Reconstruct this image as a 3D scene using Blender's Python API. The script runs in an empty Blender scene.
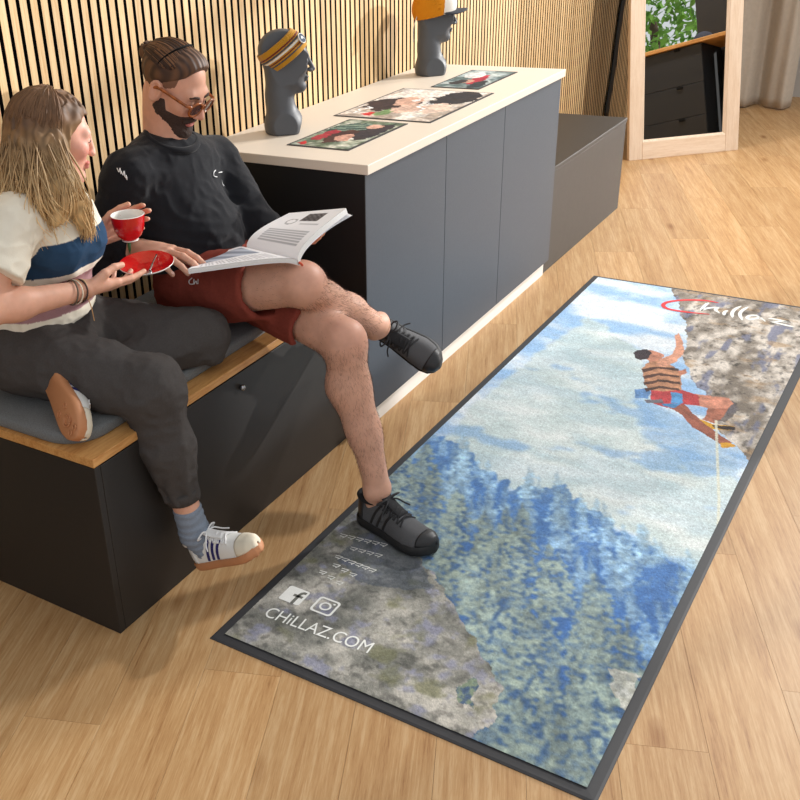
import bpy, bmesh, math, random
import numpy as np
from mathutils import Vector, Matrix
random.seed(7); RNG = np.random.default_rng(7)

# ------------------------------------------------------------------ camera, world, lights, exposure
SC = 1.12
CAM_F, CAM_PX, CAM_PY = 998.45, 272.93, 400.0
CAM_YAW, CAM_PITCH, CAM_ROLL = 0.95241, 0.47211, -0.06392
CAM_C = np.array([-1.21566, -1.32196, 1.45758]) * SC
def _cam_axes():
    f = np.array([math.sin(CAM_YAW)*math.cos(CAM_PITCH), math.cos(CAM_YAW)*math.cos(CAM_PITCH), -math.sin(CAM_PITCH)])
    r = np.cross(f, [0, 0, 1]); r /= np.linalg.norm(r); u = np.cross(r, f)
    c, s = math.cos(CAM_ROLL), math.sin(CAM_ROLL)
    return c*r + s*u, -s*r + c*u, f
CR, CU, CF = _cam_axes()
scene = bpy.context.scene
COL = scene.collection
cd = bpy.data.cameras.new('camera'); cam = bpy.data.objects.new('camera', cd); COL.objects.link(cam)
cd.sensor_fit = 'HORIZONTAL'; cd.sensor_width = 36.0
cd.lens = CAM_F/800*36.0
cd.shift_x = (400-CAM_PX)/800; cd.shift_y = 0.0
cam.matrix_world = Matrix(((CR[0], CU[0], -CF[0], CAM_C[0]), (CR[1], CU[1], -CF[1], CAM_C[1]), (CR[2], CU[2], -CF[2], CAM_C[2]), (0, 0, 0, 1)))
cd.clip_start = 0.05
scene.camera = cam

world = bpy.data.worlds.new('world'); scene.world = world; world.use_nodes = True
bg = world.node_tree.nodes['Background']
bg.inputs['Color'].default_value = (0.95, 0.97, 1.0, 1); bg.inputs['Strength'].default_value = 0.62

def area_light(name, loc, target, size, power, color=(1, 1, 1), shape='DISK', spread=None):
    ld = bpy.data.lights.new(name, 'AREA'); ld.shape = shape; ld.size = size; ld.energy = power; ld.color = color
    if spread: ld.spread = spread
    o = bpy.data.objects.new(name, ld); COL.objects.link(o); o.location = loc
    o.rotation_euler = (Vector(target)-Vector(loc)).to_track_quat('-Z', 'Y').to_euler()
    return o
sd = bpy.data.lights.new('low_sun', 'SUN'); sd.energy = 2.4; sd.angle = math.radians(1.1); sd.color = (1.0, 0.975, 0.94)
sun = bpy.data.objects.new('low_sun', sd); COL.objects.link(sun); sun.location = (8, -4, 4)
sun.rotation_euler = Vector((-0.87, 0.49, -0.21)).to_track_quat('-Z', 'Y').to_euler()
area_light('ceiling_spot', (4.7, -1.7, 3.0), (1.6, -0.3, 0.2), 0.22, 105, (1.0, 0.98, 0.95))
vs = scene.view_settings
vs.view_transform = 'Standard'; vs.look = 'None'; vs.gamma = 1.0; vs.exposure = 0.42
vs.use_curve_mapping = False

# ------------------------------------------------------------------ pixel -> place (a pixel gives a direction, the plane gives the distance)
def pray(u, v): return CF + CR*(u-CAM_PX)/CAM_F - CU*(v-CAM_PY)/CAM_F
def pz(u, v, z=0.0):
    w = pray(u, v); return CAM_C + w*(z-CAM_C[2])/w[2]
def py(u, v, y):
    w = pray(u, v); return CAM_C + w*(y-CAM_C[1])/w[1]

# ------------------------------------------------------------------ materials
def lin(r, g, b):
    out = []
    for c in (r, g, b):
        c /= 255.0; out.append(c/12.92 if c <= 0.04045 else ((c+0.055)/1.055)**2.4)
    return tuple(out)
def linA(a):
    a = np.asarray(a, float)/255.0
    return np.where(a <= 0.04045, a/12.92, ((a+0.055)/1.055)**2.4)
class NT:
    def __init__(s, name):
        s.m = bpy.data.materials.new(name); s.m.use_nodes = True; s.t = s.m.node_tree; s.n = s.t.nodes; s.l = s.t.links
        s.b = s.n['Principled BSDF']
    def add(s, kind, **kw):
        n = s.n.new(kind)
        for k, v in kw.items():
            if k in n.inputs: n.inputs[k].default_value = v
            else: setattr(n, k, v)
        return n
    def link(s, a, b): s.l.new(a, b)
def ramp(nt, fac, stops):
    r = nt.add('ShaderNodeValToRGB'); nt.link(fac, r.inputs['Fac'])
    e = r.color_ramp.elements
    e[0].position = stops[0][0]; e[0].color = (*stops[0][1], 1)
    e[1].position = stops[-1][0]; e[1].color = (*stops[-1][1], 1)
    for p, c in stops[1:-1]:
        x = e.new(p); x.color = (*c, 1)
    return r.outputs['Color']
def mapped(nt, scale=(1, 1, 1), rand=0.0, coord='Object', rot=(0, 0, 0)):
    tc = nt.add('ShaderNodeTexCoord'); mp = nt.add('ShaderNodeMapping'); mp.inputs['Scale'].default_value = scale; mp.inputs['Rotation'].default_value = rot
    src = tc.outputs[coord]
    if rand:
        oi = nt.add('ShaderNodeObjectInfo'); va = nt.add('ShaderNodeVectorMath', operation='ADD'); sc = nt.add('ShaderNodeVectorMath', operation='SCALE')
        cb = nt.add('ShaderNodeCombineXYZ')
        for i in range(3): nt.link(oi.outputs['Random'], cb.inputs[i])
        nt.link(cb.outputs[0], sc.inputs[0]); sc.inputs['Scale'].default_value = rand
        nt.link(src, va.inputs[0]); nt.link(sc.outputs[0], va.inputs[1]); src = va.outputs[0]
    nt.link(src, mp.inputs['Vector']); return mp.outputs[0]
def add_bump(nt, vec, scale, strength, dist=0.002, detail=3):
    n = nt.add('ShaderNodeTexNoise', Scale=scale, Detail=detail)
    if vec is not None: nt.link(vec, n.inputs['Vector'])
    b = nt.add('ShaderNodeBump', Strength=strength, Distance=dist)
    nt.link(n.outputs['Fac'], b.inputs['Height']); nt.link(b.outputs[0], nt.b.inputs['Normal'])
def simple(name, col, rough=0.5, metal=0.0, var=0.0, vscale=20, bump=None, spec=0.5, attr=False, sheen=0.0, sss=0.0, streak=None, coat=0.0):
    nt = NT(name); b = nt.b
    b.inputs['Roughness'].default_value = rough; b.inputs['Metallic'].default_value = metal; b.inputs['Specular IOR Level'].default_value = spec
    b.inputs['Coat Weight'].default_value = coat
    if sheen: b.inputs['Sheen Weight'].default_value = sheen
    if sss:
        b.inputs['Subsurface Weight'].default_value = sss; b.inputs['Subsurface Radius'].default_value = (0.012, 0.005, 0.003); b.inputs['Subsurface Scale'].default_value = 0.5
    vec = mapped(nt, streak or (1, 1, 1))
    if attr:
        a = nt.add('ShaderNodeAttribute', attribute_name='Col'); out = a.outputs['Color']
    else:
        a = nt.add('ShaderNodeRGB'); a.outputs[0].default_value = (*col, 1); out = a.outputs[0]
    if var:
        n = nt.add('ShaderNodeTexNoise', Scale=vscale, Detail=4.0); nt.link(vec, n.inputs['Vector'])
        mr = nt.add('ShaderNodeMapRange'); mr.inputs['To Min'].default_value = 1-var; mr.inputs['To Max'].default_value = 1+var
        mr.inputs['From Min'].default_value = 0.25; mr.inputs['From Max'].default_value = 0.75
        nt.link(n.outputs['Fac'], mr.inputs['Value'])
        mx = nt.add('ShaderNodeVectorMath', operation='SCALE'); nt.link(out, mx.inputs[0]); nt.link(mr.outputs[0], mx.inputs['Scale']); out = mx.outputs[0]
    nt.link(out, b.inputs['Base Color'])
    if bump: add_bump(nt, vec, *bump)
    return nt.m
def wood(name, stops, axis=0, stretch=14, scale=9, rough=0.45, rand=37.0, knots=0.0, bright=0.12, bump=0.08, spec=0.35):
    nt = NT(name); sc = [stretch]*3; sc[axis] = 1.0
    v = mapped(nt, tuple(sc), rand)
    n1 = nt.add('ShaderNodeTexNoise', Scale=scale*0.22, Detail=6.0, Roughness=0.62, Distortion=0.5); nt.link(v, n1.inputs['Vector'])
    n2 = nt.add('ShaderNodeTexNoise', Scale=scale, Detail=4.0, Roughness=0.7, Distortion=0.2); nt.link(v, n2.inputs['Vector'])
    ad = nt.add('ShaderNodeMath', operation='MULTIPLY_ADD'); nt.link(n2.outputs['Fac'], ad.inputs[0]); ad.inputs[1].default_value = 0.62
    m2 = nt.add('ShaderNodeMath', operation='MULTIPLY'); nt.link(n1.outputs['Fac'], m2.inputs[0]); m2.inputs[1].default_value = 0.6; nt.link(m2.outputs[0], ad.inputs[2])
    n3 = nt.add('ShaderNodeTexNoise', Scale=scale*5.0, Detail=2.0, Roughness=0.6); nt.link(v, n3.inputs['Vector'])
    ad3 = nt.add('ShaderNodeMath', operation='MULTIPLY_ADD'); nt.link(n3.outputs['Fac'], ad3.inputs[0]); ad3.inputs[1].default_value = 0.22; sub3 = nt.add('ShaderNodeMath', operation='SUBTRACT'); nt.link(ad.outputs[0], sub3.inputs[0]); sub3.inputs[1].default_value = 0.11
    nt.link(sub3.outputs[0], ad3.inputs[2]); ad = ad3
    col = ramp(nt, ad.outputs[0], stops)
    if knots:
        sk = [3.2]*3; sk[axis] = 1.1
        vk = mapped(nt, tuple(sk), rand*0.7)
        vo = nt.add('ShaderNodeTexVoronoi', Scale=1.6); nt.link(vk, vo.inputs['Vector'])
        kr = ramp(nt, vo.outputs['Distance'], [(0.0, (0.28, 0.15, 0.06)), (0.05, (0.62, 0.48, 0.34)), (0.13, (1, 1, 1))])
        mk = nt.add('ShaderNodeMix', data_type='RGBA', blend_type='MULTIPLY'); mk.inputs['Factor'].default_value = knots
        nt.link(col, mk.inputs[6]); nt.link(kr, mk.inputs[7]); col = mk.outputs[2]
    oi = nt.add('ShaderNodeObjectInfo'); mr = nt.add('ShaderNodeMapRange'); mr.inputs['To Min'].default_value = 1-bright; mr.inputs['To Max'].default_value = 1+bright
    nt.link(oi.outputs['Random'], mr.inputs['Value'])
    mx = nt.add('ShaderNodeVectorMath', operation='SCALE'); nt.link(col, mx.inputs[0]); nt.link(mr.outputs[0], mx.inputs['Scale'])
    nt.link(mx.outputs[0], nt.b.inputs['Base Color'])
    nt.b.inputs['Roughness'].default_value = rough; nt.b.inputs['Specular IOR Level'].default_value = spec
    bp = nt.add('ShaderNodeBump', Strength=bump, Distance=0.002); nt.link(ad.outputs[0], bp.inputs['Height']); nt.link(bp.outputs[0], nt.b.inputs['Normal'])
    return nt.m

# ------------------------------------------------------------------ scene bookkeeping
def tag(o, label=None, cat=None, group=None, kind=None):
    if label: o['label'] = label
    if cat: o['category'] = cat
    if group: o['group'] = group
    if kind: o['kind'] = kind
    return o
def empty(name, loc=(0, 0, 0), rz=0.0):
    o = bpy.data.objects.new(name, None); COL.objects.link(o); o.location = loc; o.rotation_euler = (0, 0, rz); o.empty_display_size = 0.1
    return o
def link(name, me, mat=None, parent=None, smooth=False, keep=True):
    """mesh data are in world space; with keep the child keeps them there although its parent is elsewhere"""
    o = bpy.data.objects.new(name, me); COL.objects.link(o)
    if mat is not None and not me.materials: me.materials.append(mat)
    if smooth and len(me.polygons): me.polygons.foreach_set('use_smooth', np.ones(len(me.polygons), bool))
    if parent is not None:
        o.parent = parent
        if keep: o.matrix_parent_inverse = world_of(parent).inverted()
    return o
def world_of(o):
    m = o.matrix_basis.copy()
    if o.parent: m = world_of(o.parent) @ o.matrix_parent_inverse @ m
    return m
def mesh_np(name, V, F):
    me = bpy.data.meshes.new(name); me.from_pydata([tuple(map(float, v)) for v in V], [], [tuple(map(int, f)) for f in F]); me.update(); return me
def quads_np(name, V, Q):
    V = np.ascontiguousarray(V, np.float32); Q = np.ascontiguousarray(Q, np.int32)
    me = bpy.data.meshes.new(name); me.vertices.add(len(V)); me.vertices.foreach_set('co', V.ravel())
    n = Q.shape[1]
    me.loops.add(Q.size); me.loops.foreach_set('vertex_index', Q.ravel())
    me.polygons.add(len(Q)); me.polygons.foreach_set('loop_start', np.arange(0, Q.size, n, dtype=np.int32))
    me.update(calc_edges=True); me.validate(); return me
def set_col(me, C):
    a = me.color_attributes.new('Col', 'FLOAT_COLOR', 'POINT')
    C = np.asarray(C, np.float32)
    if C.shape[1] == 3: C = np.concatenate([C, np.ones((len(C), 1), np.float32)], 1)
    a.data.foreach_set('color', C.ravel())
def bm_mesh(bm, name):
    bmesh.ops.recalc_face_normals(bm, faces=bm.faces)
    me = bpy.data.meshes.new(name); bm.to_mesh(me); bm.free(); return me
def bm_box(bm, lo, hi, bevel=0.0, seg=2):
    r = bmesh.ops.create_cube(bm, size=1.0)
    vs_ = r['verts']
    for v in vs_:
        v.co = Vector([lo[i]+(v.co[i]+0.5)*(hi[i]-lo[i]) for i in range(3)])
    if bevel:
        es = list({e for v in vs_ for e in v.link_edges})
        bmesh.ops.bevel(bm, geom=es, offset=bevel, segments=seg, affect='EDGES', profile=0.5)
def box(name, lo, hi, mat, parent=None, bevel=0.002, seg=2, M=None):
    bm = bmesh.new(); bm_box(bm, lo, hi, bevel, seg)
    if M is not None: bmesh.ops.transform(bm, matrix=M, verts=bm.verts)
    return link(name, bm_mesh(bm, name), mat, parent)
def prism(poly, z0, z1):
    """closed prism over an xy polygon -> V, F"""
    n = len(poly); V = [(p[0], p[1], z0) for p in poly]+[(p[0], p[1], z1) for p in poly]
    F = [tuple(range(n-1, -1, -1)), tuple(range(n, 2*n))]+[(i, (i+1) % n, n+(i+1) % n, n+i) for i in range(n)]
    return V, F
def lathe(prof, n=48, close=False):
    V = []; F = []
    for r, z in prof:
        for i in range(n):
            a = 2*math.pi*i/n; V.append((r*math.cos(a), r*math.sin(a), z))
    m = len(prof)
    for j in range(m-1 if not close else m):
        k = (j+1) % m
        for i in range(n): F.append((j*n+i, j*n+(i+1) % n, k*n+(i+1) % n, k*n+i))
    return V, F
def catmull(P, n):
    P = np.asarray(P, float); Q = np.vstack([2*P[0]-P[1], P, 2*P[-1]-P[-2]]); out = []
    for i in range(1, len(Q)-2):
        for t in np.linspace(0, 1, n, endpoint=False):
            a, b, c, d = Q[i-1], Q[i], Q[i+1], Q[i+2]
            out.append(0.5*((2*b)+(c-a)*t+(2*a-5*b+4*c-d)*t*t+(3*b-a-3*c+d)*t**3))
    out.append(P[-1]); return np.array(out)
def tube(P, R, n=6, flat=None):
    """tube mesh along points P with radii R (scalar or list); flat=(axis, ratio)"""
    P = np.asarray(P, float); m = len(P); R = np.broadcast_to(np.asarray(R, float), (m,))
    T = np.gradient(P, axis=0); T /= np.linalg.norm(T, axis=1)[:, None]+1e-12
    ref = np.array([0, 0, 1.0]) if abs(T[0][2]) < 0.9 else np.array([1.0, 0, 0])
    N = np.cross(T[0], ref); N /= np.linalg.norm(N); V = []; F = []
    for j in range(m):
        N = N-T[j]*(N@T[j]); N /= np.linalg.norm(N)+1e-12; B = np.cross(T[j], N)
        for i in range(n):
            a = 2*math.pi*i/n; off = (N*math.cos(a)+B*math.sin(a))*R[j]
            if flat is not None: off = off-flat[0]*(off@flat[0])*(1-flat[1])
            V.append(P[j]+off)
    for j in range(m-1):
        for i in range(n): F.append((j*n+i, j*n+(i+1) % n, (j+1)*n+(i+1) % n, (j+1)*n+i))
    F.append(tuple(range(n-1, -1, -1))); F.append(tuple(range((m-1)*n, m*n)))
    return V, F
def merge(parts):
    V = []; F = []
    for v, f in parts:
        o = len(V); V.extend(v); F.extend([tuple(i+o for i in q) for q in f])
    return V, F
def ribbon(P, w, nrm=(0, 0, 1), taper=None):
    """flat ribbon along a polyline"""
    P = np.asarray(P, float); T = np.gradient(P, axis=0); S_ = np.cross(np.array(nrm), T); S_ /= np.linalg.norm(S_, axis=1)[:, None]+1e-12
    W = np.full(len(P), w/2) if taper is None else w/2*np.asarray(taper)
    V = np.empty((2*len(P), 3)); V[0::2] = P+S_*W[:, None]; V[1::2] = P-S_*W[:, None]
    F = [(2*i, 2*i+1, 2*i+3, 2*i+2) for i in range(len(P)-1)]
    return list(map(tuple, V)), F

# ------------------------------------------------------------------ small volume modeller: blended solids -> one continuous skin
def vnoise(P, s, seed=0):
    q = np.asarray(P)*np.asarray(s)+seed*17.31; i = np.floor(q); f = q-i; f = f*f*(3-2*f); out = 0
    for dx in (0, 1):
        for dy in (0, 1):
            for dz in (0, 1):
                h = np.sin((i[..., 0]+dx)*127.1+(i[..., 1]+dy)*311.7+(i[..., 2]+dz)*74.7)*43758.5453; h = h-np.floor(h)
                out = out+h*(f[..., 0] if dx else 1-f[..., 0])*(f[..., 1] if dy else 1-f[..., 1])*(f[..., 2] if dz else 1-f[..., 2])
    return out*2-1
def A3(p): return np.asarray(p, float)
def rcone(a, b, r1, r2, k=0.02, flat=None, op='u'):
    a = A3(a); b = A3(b); ba = b-a; l2 = max(ba@ba, 1e-12); m = max(r1, r2)*(1 if flat is None else max(1, 1/flat[1]))
    def fn(x, y, z):
        px, py_, pz_ = x-a[0], y-a[1], z-a[2]
        t = np.clip((px*ba[0]+py_*ba[1]+pz_*ba[2])/l2, 0, 1)
        qx, qy, qz = px-t*ba[0], py_-t*ba[1], pz_-t*ba[2]
        if flat is not None:
            n, s = flat; dn = (qx*n[0]+qy*n[1]+qz*n[2])*(s-1)
            qx, qy, qz = qx+n[0]*dn, qy+n[1]*dn, qz+n[2]*dn
        return np.sqrt(qx*qx+qy*qy+qz*qz)-(r1+(r2-r1)*t)
    return fn, np.minimum(a, b)-m, np.maximum(a, b)+m, k, op
def ccone(a, b, r1, r2, k=0.01, flat=None, op='u', rnd=0.004):
    """cone with flat ends"""
    a = A3(a); b = A3(b); ba = b-a; L = np.linalg.norm(ba); t_ = ba/L; m = max(r1, r2)*(1 if flat is None else max(1, 1/flat[1]))
    def fn(x, y, z):
        px, py_, pz_ = x-a[0], y-a[1], z-a[2]
        t = px*t_[0]+py_*t_[1]+pz_*t_[2]
        qx, qy, qz = px-t*t_[0], py_-t*t_[1], pz_-t*t_[2]
        if flat is not None:
            n, s = flat; dn = (qx*n[0]+qy*n[1]+qz*n[2])*(s-1)
            qx, qy, qz = qx+n[0]*dn, qy+n[1]*dn, qz+n[2]*dn
        dr = np.sqrt(qx*qx+qy*qy+qz*qz)-(r1+(r2-r1)*np.clip(t/L, 0, 1))+rnd; da = np.abs(t-L/2)-L/2+rnd
        return np.minimum(np.maximum(dr, da), 0)+np.sqrt(np.maximum(dr, 0)**2+np.maximum(da, 0)**2)-rnd
    return fn, np.minimum(a, b)-m, np.maximum(a, b)+m, k, op
def ell(c, r, R=None, k=0.02, op='u'):
    c = A3(c); r = A3(r); R = np.eye(3) if R is None else R; m = np.abs(R)@r
    def fn(x, y, z):
        px, py_, pz_ = x-c[0], y-c[1], z-c[2]
        u = [px*R[0, i]+py_*R[1, i]+pz_*R[2, i] for i in range(3)]
        k0 = np.sqrt(sum((u[i]/r[i])**2 for i in range(3))); k1 = np.sqrt(sum((u[i]/r[i]**2)**2 for i in range(3)))+1e-9
        return k0*(k0-1)/k1
    return fn, c-m, c+m, k, op
def rbox(c, h, R=None, rnd=0.01, k=0.01, op='u'):
    c = A3(c); h = A3(h); R = np.eye(3) if R is None else R; m = np.abs(R)@h
    def fn(x, y, z):
        px, py_, pz_ = x-c[0], y-c[1], z-c[2]
        u = [np.abs(px*R[0, i]+py_*R[1, i]+pz_*R[2, i])-h[i]+rnd for i in range(3)]
        return np.sqrt(sum(np.maximum(a, 0)**2 for a in u))+np.minimum(np.maximum(np.maximum(u[0], u[1]), u[2]), 0)-rnd
    return fn, c-m, c+m, k, op
def half(p, n):
    """keep only the side the normal points away from"""
    p = A3(p); n = A3(n)/np.linalg.norm(n)
    return lambda x, y, z: (x-p[0])*n[0]+(y-p[1])*n[1]+(z-p[2])*n[2]
def sdf_mesh(name, prims, h, disp=None, clips=(), pre=None):
    lo = np.min([p[1] for p in prims if p[4] == 'u'], 0)-4*h-0.01; hi = np.max([p[2] for p in prims if p[4] == 'u'], 0)+4*h+0.01
    n = np.ceil((hi-lo)/h).astype(int)+1
    D = np.full(n, 9.0, np.float32)
    ax = [lo[i]+h*np.arange(n[i]) for i in range(3)]
    for fn, a, b, k, op in prims:
        m = k+4*h
        s0 = np.clip(np.floor((a-m-lo)/h).astype(int), 0, n); s1 = np.clip(np.ceil((b+m-lo)/h).astype(int)+1, 0, n)
        if np.any(s1 <= s0): continue
        sl = tuple(slice(s0[i], s1[i]) for i in range(3))
        d = fn(ax[0][sl[0], None, None], ax[1][None, sl[1], None], ax[2][None, None, sl[2]]).astype(np.float32)
        o = D[sl]
        if op == 'u':
            hh = np.maximum(k-np.abs(o-d), 0)/max(k, 1e-6); D[sl] = np.minimum(o, d)-hh*hh*k*0.25
        elif op == 's':
            hh = np.maximum(k-np.abs(o+d), 0)/max(k, 1e-6); D[sl] = np.maximum(o, -d)+hh*hh*k*0.25
    if disp is not None:
        idx = np.argwhere(np.abs(D) < 6*h+0.012); P = lo+idx*h
        D[tuple(idx.T)] -= disp(P).astype(np.float32)
    for c in clips: D = np.maximum(D, c(ax[0][:, None, None], ax[1][None, :, None], ax[2][None, None, :]).astype(np.float32))
    V, Q = surfnet(D, lo, h)
    return V, Q
def surfnet(D, lo, h):
    s = D < 0
    c = np.zeros(np.array(D.shape)-1, np.int8)
    offs = [(i, j, k) for i in (0, 1) for j in (0, 1) for k in (0, 1)]
    for i, j, k in offs: c += s[i:s.shape[0]-1+i, j:s.shape[1]-1+j, k:s.shape[2]-1+k]
    act = (c > 0) & (c < 8); ii = np.argwhere(act)
    vid = np.full(c.shape, -1, np.int32); vid[act] = np.arange(len(ii))
    val = {o: D[ii[:, 0]+o[0], ii[:, 1]+o[1], ii[:, 2]+o[2]] for o in offs}
    acc = np.zeros((len(ii), 3)); cnt = np.zeros(len(ii))
    for o in offs:
        for a in range(3):
            if o[a] == 0:
                q = list(o); q[a] = 1; q = tuple(q); da, db = val[o], val[q]; m = (da < 0) != (db < 0)
                t = np.where(m, da/np.where(m, da-db, 1), 0)
                pos = np.tile(np.array(o, float), (len(ii), 1)); pos[:, a] += t
                acc[m] += pos[m]; cnt[m] += 1
    V = (ii+acc/np.maximum(cnt, 1)[:, None])*h+lo
    Q = []
    for a in range(3):
        b, c2 = (a+1) % 3, (a+2) % 3
        s0 = [slice(None)]*3; s1 = [slice(None)]*3
        s0[a] = slice(0, -1); s1[a] = slice(1, None)
        for x in (b, c2): s0[x] = slice(1, -1); s1[x] = slice(1, -1)
        A, B = s[tuple(s0)], s[tuple(s1)]; e = np.argwhere(A != B)
        if not len(e): continue
        ins = A[tuple(e.T)]
        e[:, b] += 1; e[:, c2] += 1
        def cell(db, dc):
            q = e.copy(); q[:, b] += db; q[:, c2] += dc; return vid[tuple(q.T)]
        f = np.stack([cell(-1, -1), cell(0, -1), cell(0, 0), cell(-1, 0)], 1)
        f[~ins] = f[~ins][:, ::-1]; Q.append(f)
    Q = np.concatenate(Q)
    return V, Q[(Q >= 0).all(1)]
def relax(V, Q, it=1, lam=0.5):
    for _ in range(it):
        acc = np.zeros_like(V); cnt = np.zeros(len(V))
        for i in range(4):
            a, b = Q[:, i], Q[:, (i+1) % 4]
            for k in range(3):
                acc[:, k] += np.bincount(a, V[b, k], len(V))+np.bincount(b, V[a, k], len(V))
            cnt += np.bincount(a, minlength=len(V))+np.bincount(b, minlength=len(V))
        V = V+(acc/np.maximum(cnt, 1)[:, None]-V)*lam
    return V
def solid(name, prims, h, mat, parent, disp=None, clips=(), color=None, smooth_it=1, label=None):
    V, Q = sdf_mesh(name, prims, h, disp, clips)
    if smooth_it: V = relax(V, Q, smooth_it)
    me = quads_np(name, V, Q)
    if color is not None: set_col(me, color(V))
    o = link(name, me, mat, parent, smooth=True)
    if label: o['label'] = label
    return o
def frame3(fwd, up):
    f = A3(fwd)/np.linalg.norm(fwd); l = np.cross(up, f); l /= np.linalg.norm(l); u = np.cross(f, l)
    return np.stack([f, l, u], 1)           # columns: forward, left, up

# ------------------------------------------------------------------ shared materials
M_FLOOR = wood('oak_vinyl_plank', [(0.30, lin(112, 72, 40)), (0.43, lin(160, 117, 73)), (0.53, lin(178, 136, 90)), (0.62, lin(187, 147, 100)), (0.74, lin(200, 164, 120))], axis=0, stretch=20, scale=8, rough=0.46, spec=0.35, knots=0.9, bright=0.09)
M_SLAT = wood('oak_slat', [(0.3, lin(178, 134, 84)), (0.5, lin(214, 174, 122)), (0.7, lin(232, 200, 152))], axis=2, stretch=20, scale=9, rough=0.5, bright=0.14)
M_BENCHTOP = wood('oak_block', [(0.3, lin(140, 88, 40)), (0.5, lin(190, 132, 72)), (0.7, lin(212, 160, 98))], axis=0, stretch=9, scale=16, rough=0.4, bright=0.1)
M_MIRRORWOOD = wood('limed_oak', [(0.3, lin(196, 166, 138)), (0.5, lin(222, 196, 168)), (0.7, lin(234, 212, 188))], axis=2, stretch=14, scale=11, rough=0.5, bright=0.04)
M_MIRRORWOODX = wood('limed_oak_rail', [(0.3, lin(196, 166, 138)), (0.5, lin(222, 196, 168)), (0.7, lin(234, 212, 188))], axis=0, stretch=14, scale=11, rough=0.5, bright=0.04)
M_BLACKPANEL = simple('black_laminate', lin(40, 37, 35), 0.45, var=0.06, vscale=60, bump=(600, 0.05), spec=0.4)
M_GREYDOOR = simple('graphite_door', lin(66, 74, 84), 0.5, var=0.05, vscale=120, bump=(220, 0.25, 0.0015), spec=0.4)
M_DARKSIDE = simple('black_cabinet_side', lin(26, 26, 27), 0.5, spec=0.35)
M_WHITETOP = simple('cream_worktop', lin(226, 214, 198), 0.45, var=0.015, vscale=200, spec=0.4)
M_PLINTH = simple('white_plinth', lin(236, 234, 228), 0.4)
M_METALBOX = simple('bronze_metal', lin(54, 49, 44), 0.5, metal=0.2, var=0.1, vscale=30, streak=(1, 6, 1))
M_BLACK = simple('black_backing', lin(14, 13, 13), 0.8, spec=0.2)
M_CUSH = simple('grey_felt', lin(112, 114, 114), 0.95, var=0.28, vscale=420, bump=(500, 0.5), spec=0.1, sheen=0.2)
M_WALL = simple('white_plaster', lin(214, 212, 208), 0.8, var=0.02)
M_STEEL = simple('steel', lin(170, 170, 172), 0.25, metal=1.0)

# ------------------------------------------------------------------ floor of separate planks
def clip_poly(poly, lo, hi):
    for ax_, val, sg in ((0, lo[0], 1), (0, hi[0], -1), (1, lo[1], 1), (1, hi[1], -1)):
        out = []
        for i in range(len(poly)):
            p, q = poly[i], poly[(i+1) % len(poly)]; a, b = (p[ax_]-val)*sg, (q[ax_]-val)*sg
            if a >= 0: out.append(p)
            if a*b < 0:
                t = a/(a-b); out.append((p[0]+(q[0]-p[0])*t, p[1]+(q[1]-p[1])*t))
        poly = out
        if len(poly) < 3: return []
    return poly
FX0, FX1, FY0, FY1 = -1.4, 7.3, -3.0, 0.585
me = mesh_np('floor', *prism([(FX0-1, FY0-2), (FX1, FY0-2), (FX1, FY1), (FX0-1, FY1)], -0.06, -0.008))
floor = link('floor', me, simple('floor_joint', lin(150, 108, 66), 0.7)); tag(floor, kind='structure')
PA = math.radians(22.0); pu = np.array([math.cos(PA), math.sin(PA)]); pv = np.array([-pu[1], pu[0]])
PWID, PLEN = 0.184, 1.22
seam = pz(100.5, 725)[:2]; s_u, s_v = seam@pu, seam@pv           # a plank corner seen in the photograph
cnt = 0
for r in range(-26, 30):
    v0 = s_v+r*PWID; off = s_u + (r*0.415 % 1)*PLEN
    for c in range(-9, 10):
        u0 = off+c*PLEN
        g = 0.00035
        rect = [pu*(u0+g)+pv*(v0+g), pu*(u0+PLEN-g)+pv*(v0+g), pu*(u0+PLEN-g)+pv*(v0+PWID-g), pu*(u0+g)+pv*(v0+PWID-g)]
        poly = clip_poly([tuple(x) for x in rect], (FX0, FY0), (FX1, FY1))
        if len(poly) < 3: continue
        ar = 0.5*abs(sum(poly[i][0]*poly[(i+1) % len(poly)][1]-poly[(i+1) % len(poly)][0]*poly[i][1] for i in range(len(poly))))
        if ar < 0.003: continue
        cx = pu*(u0+PLEN/2)+pv*(v0+PWID/2)
        loc = [((p[0]-cx[0])*pu[0]+(p[1]-cx[1])*pu[1], (p[0]-cx[0])*pv[0]+(p[1]-cx[1])*pv[1]) for p in poly]
        V, F = prism(loc, -0.009, 0.0)
        o = link('plank', mesh_np('plank', V, F), M_FLOOR, floor, keep=False); o.location = (cx[0], cx[1], 0); o.rotation_euler = (0, 0, PA); cnt += 1
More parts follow.
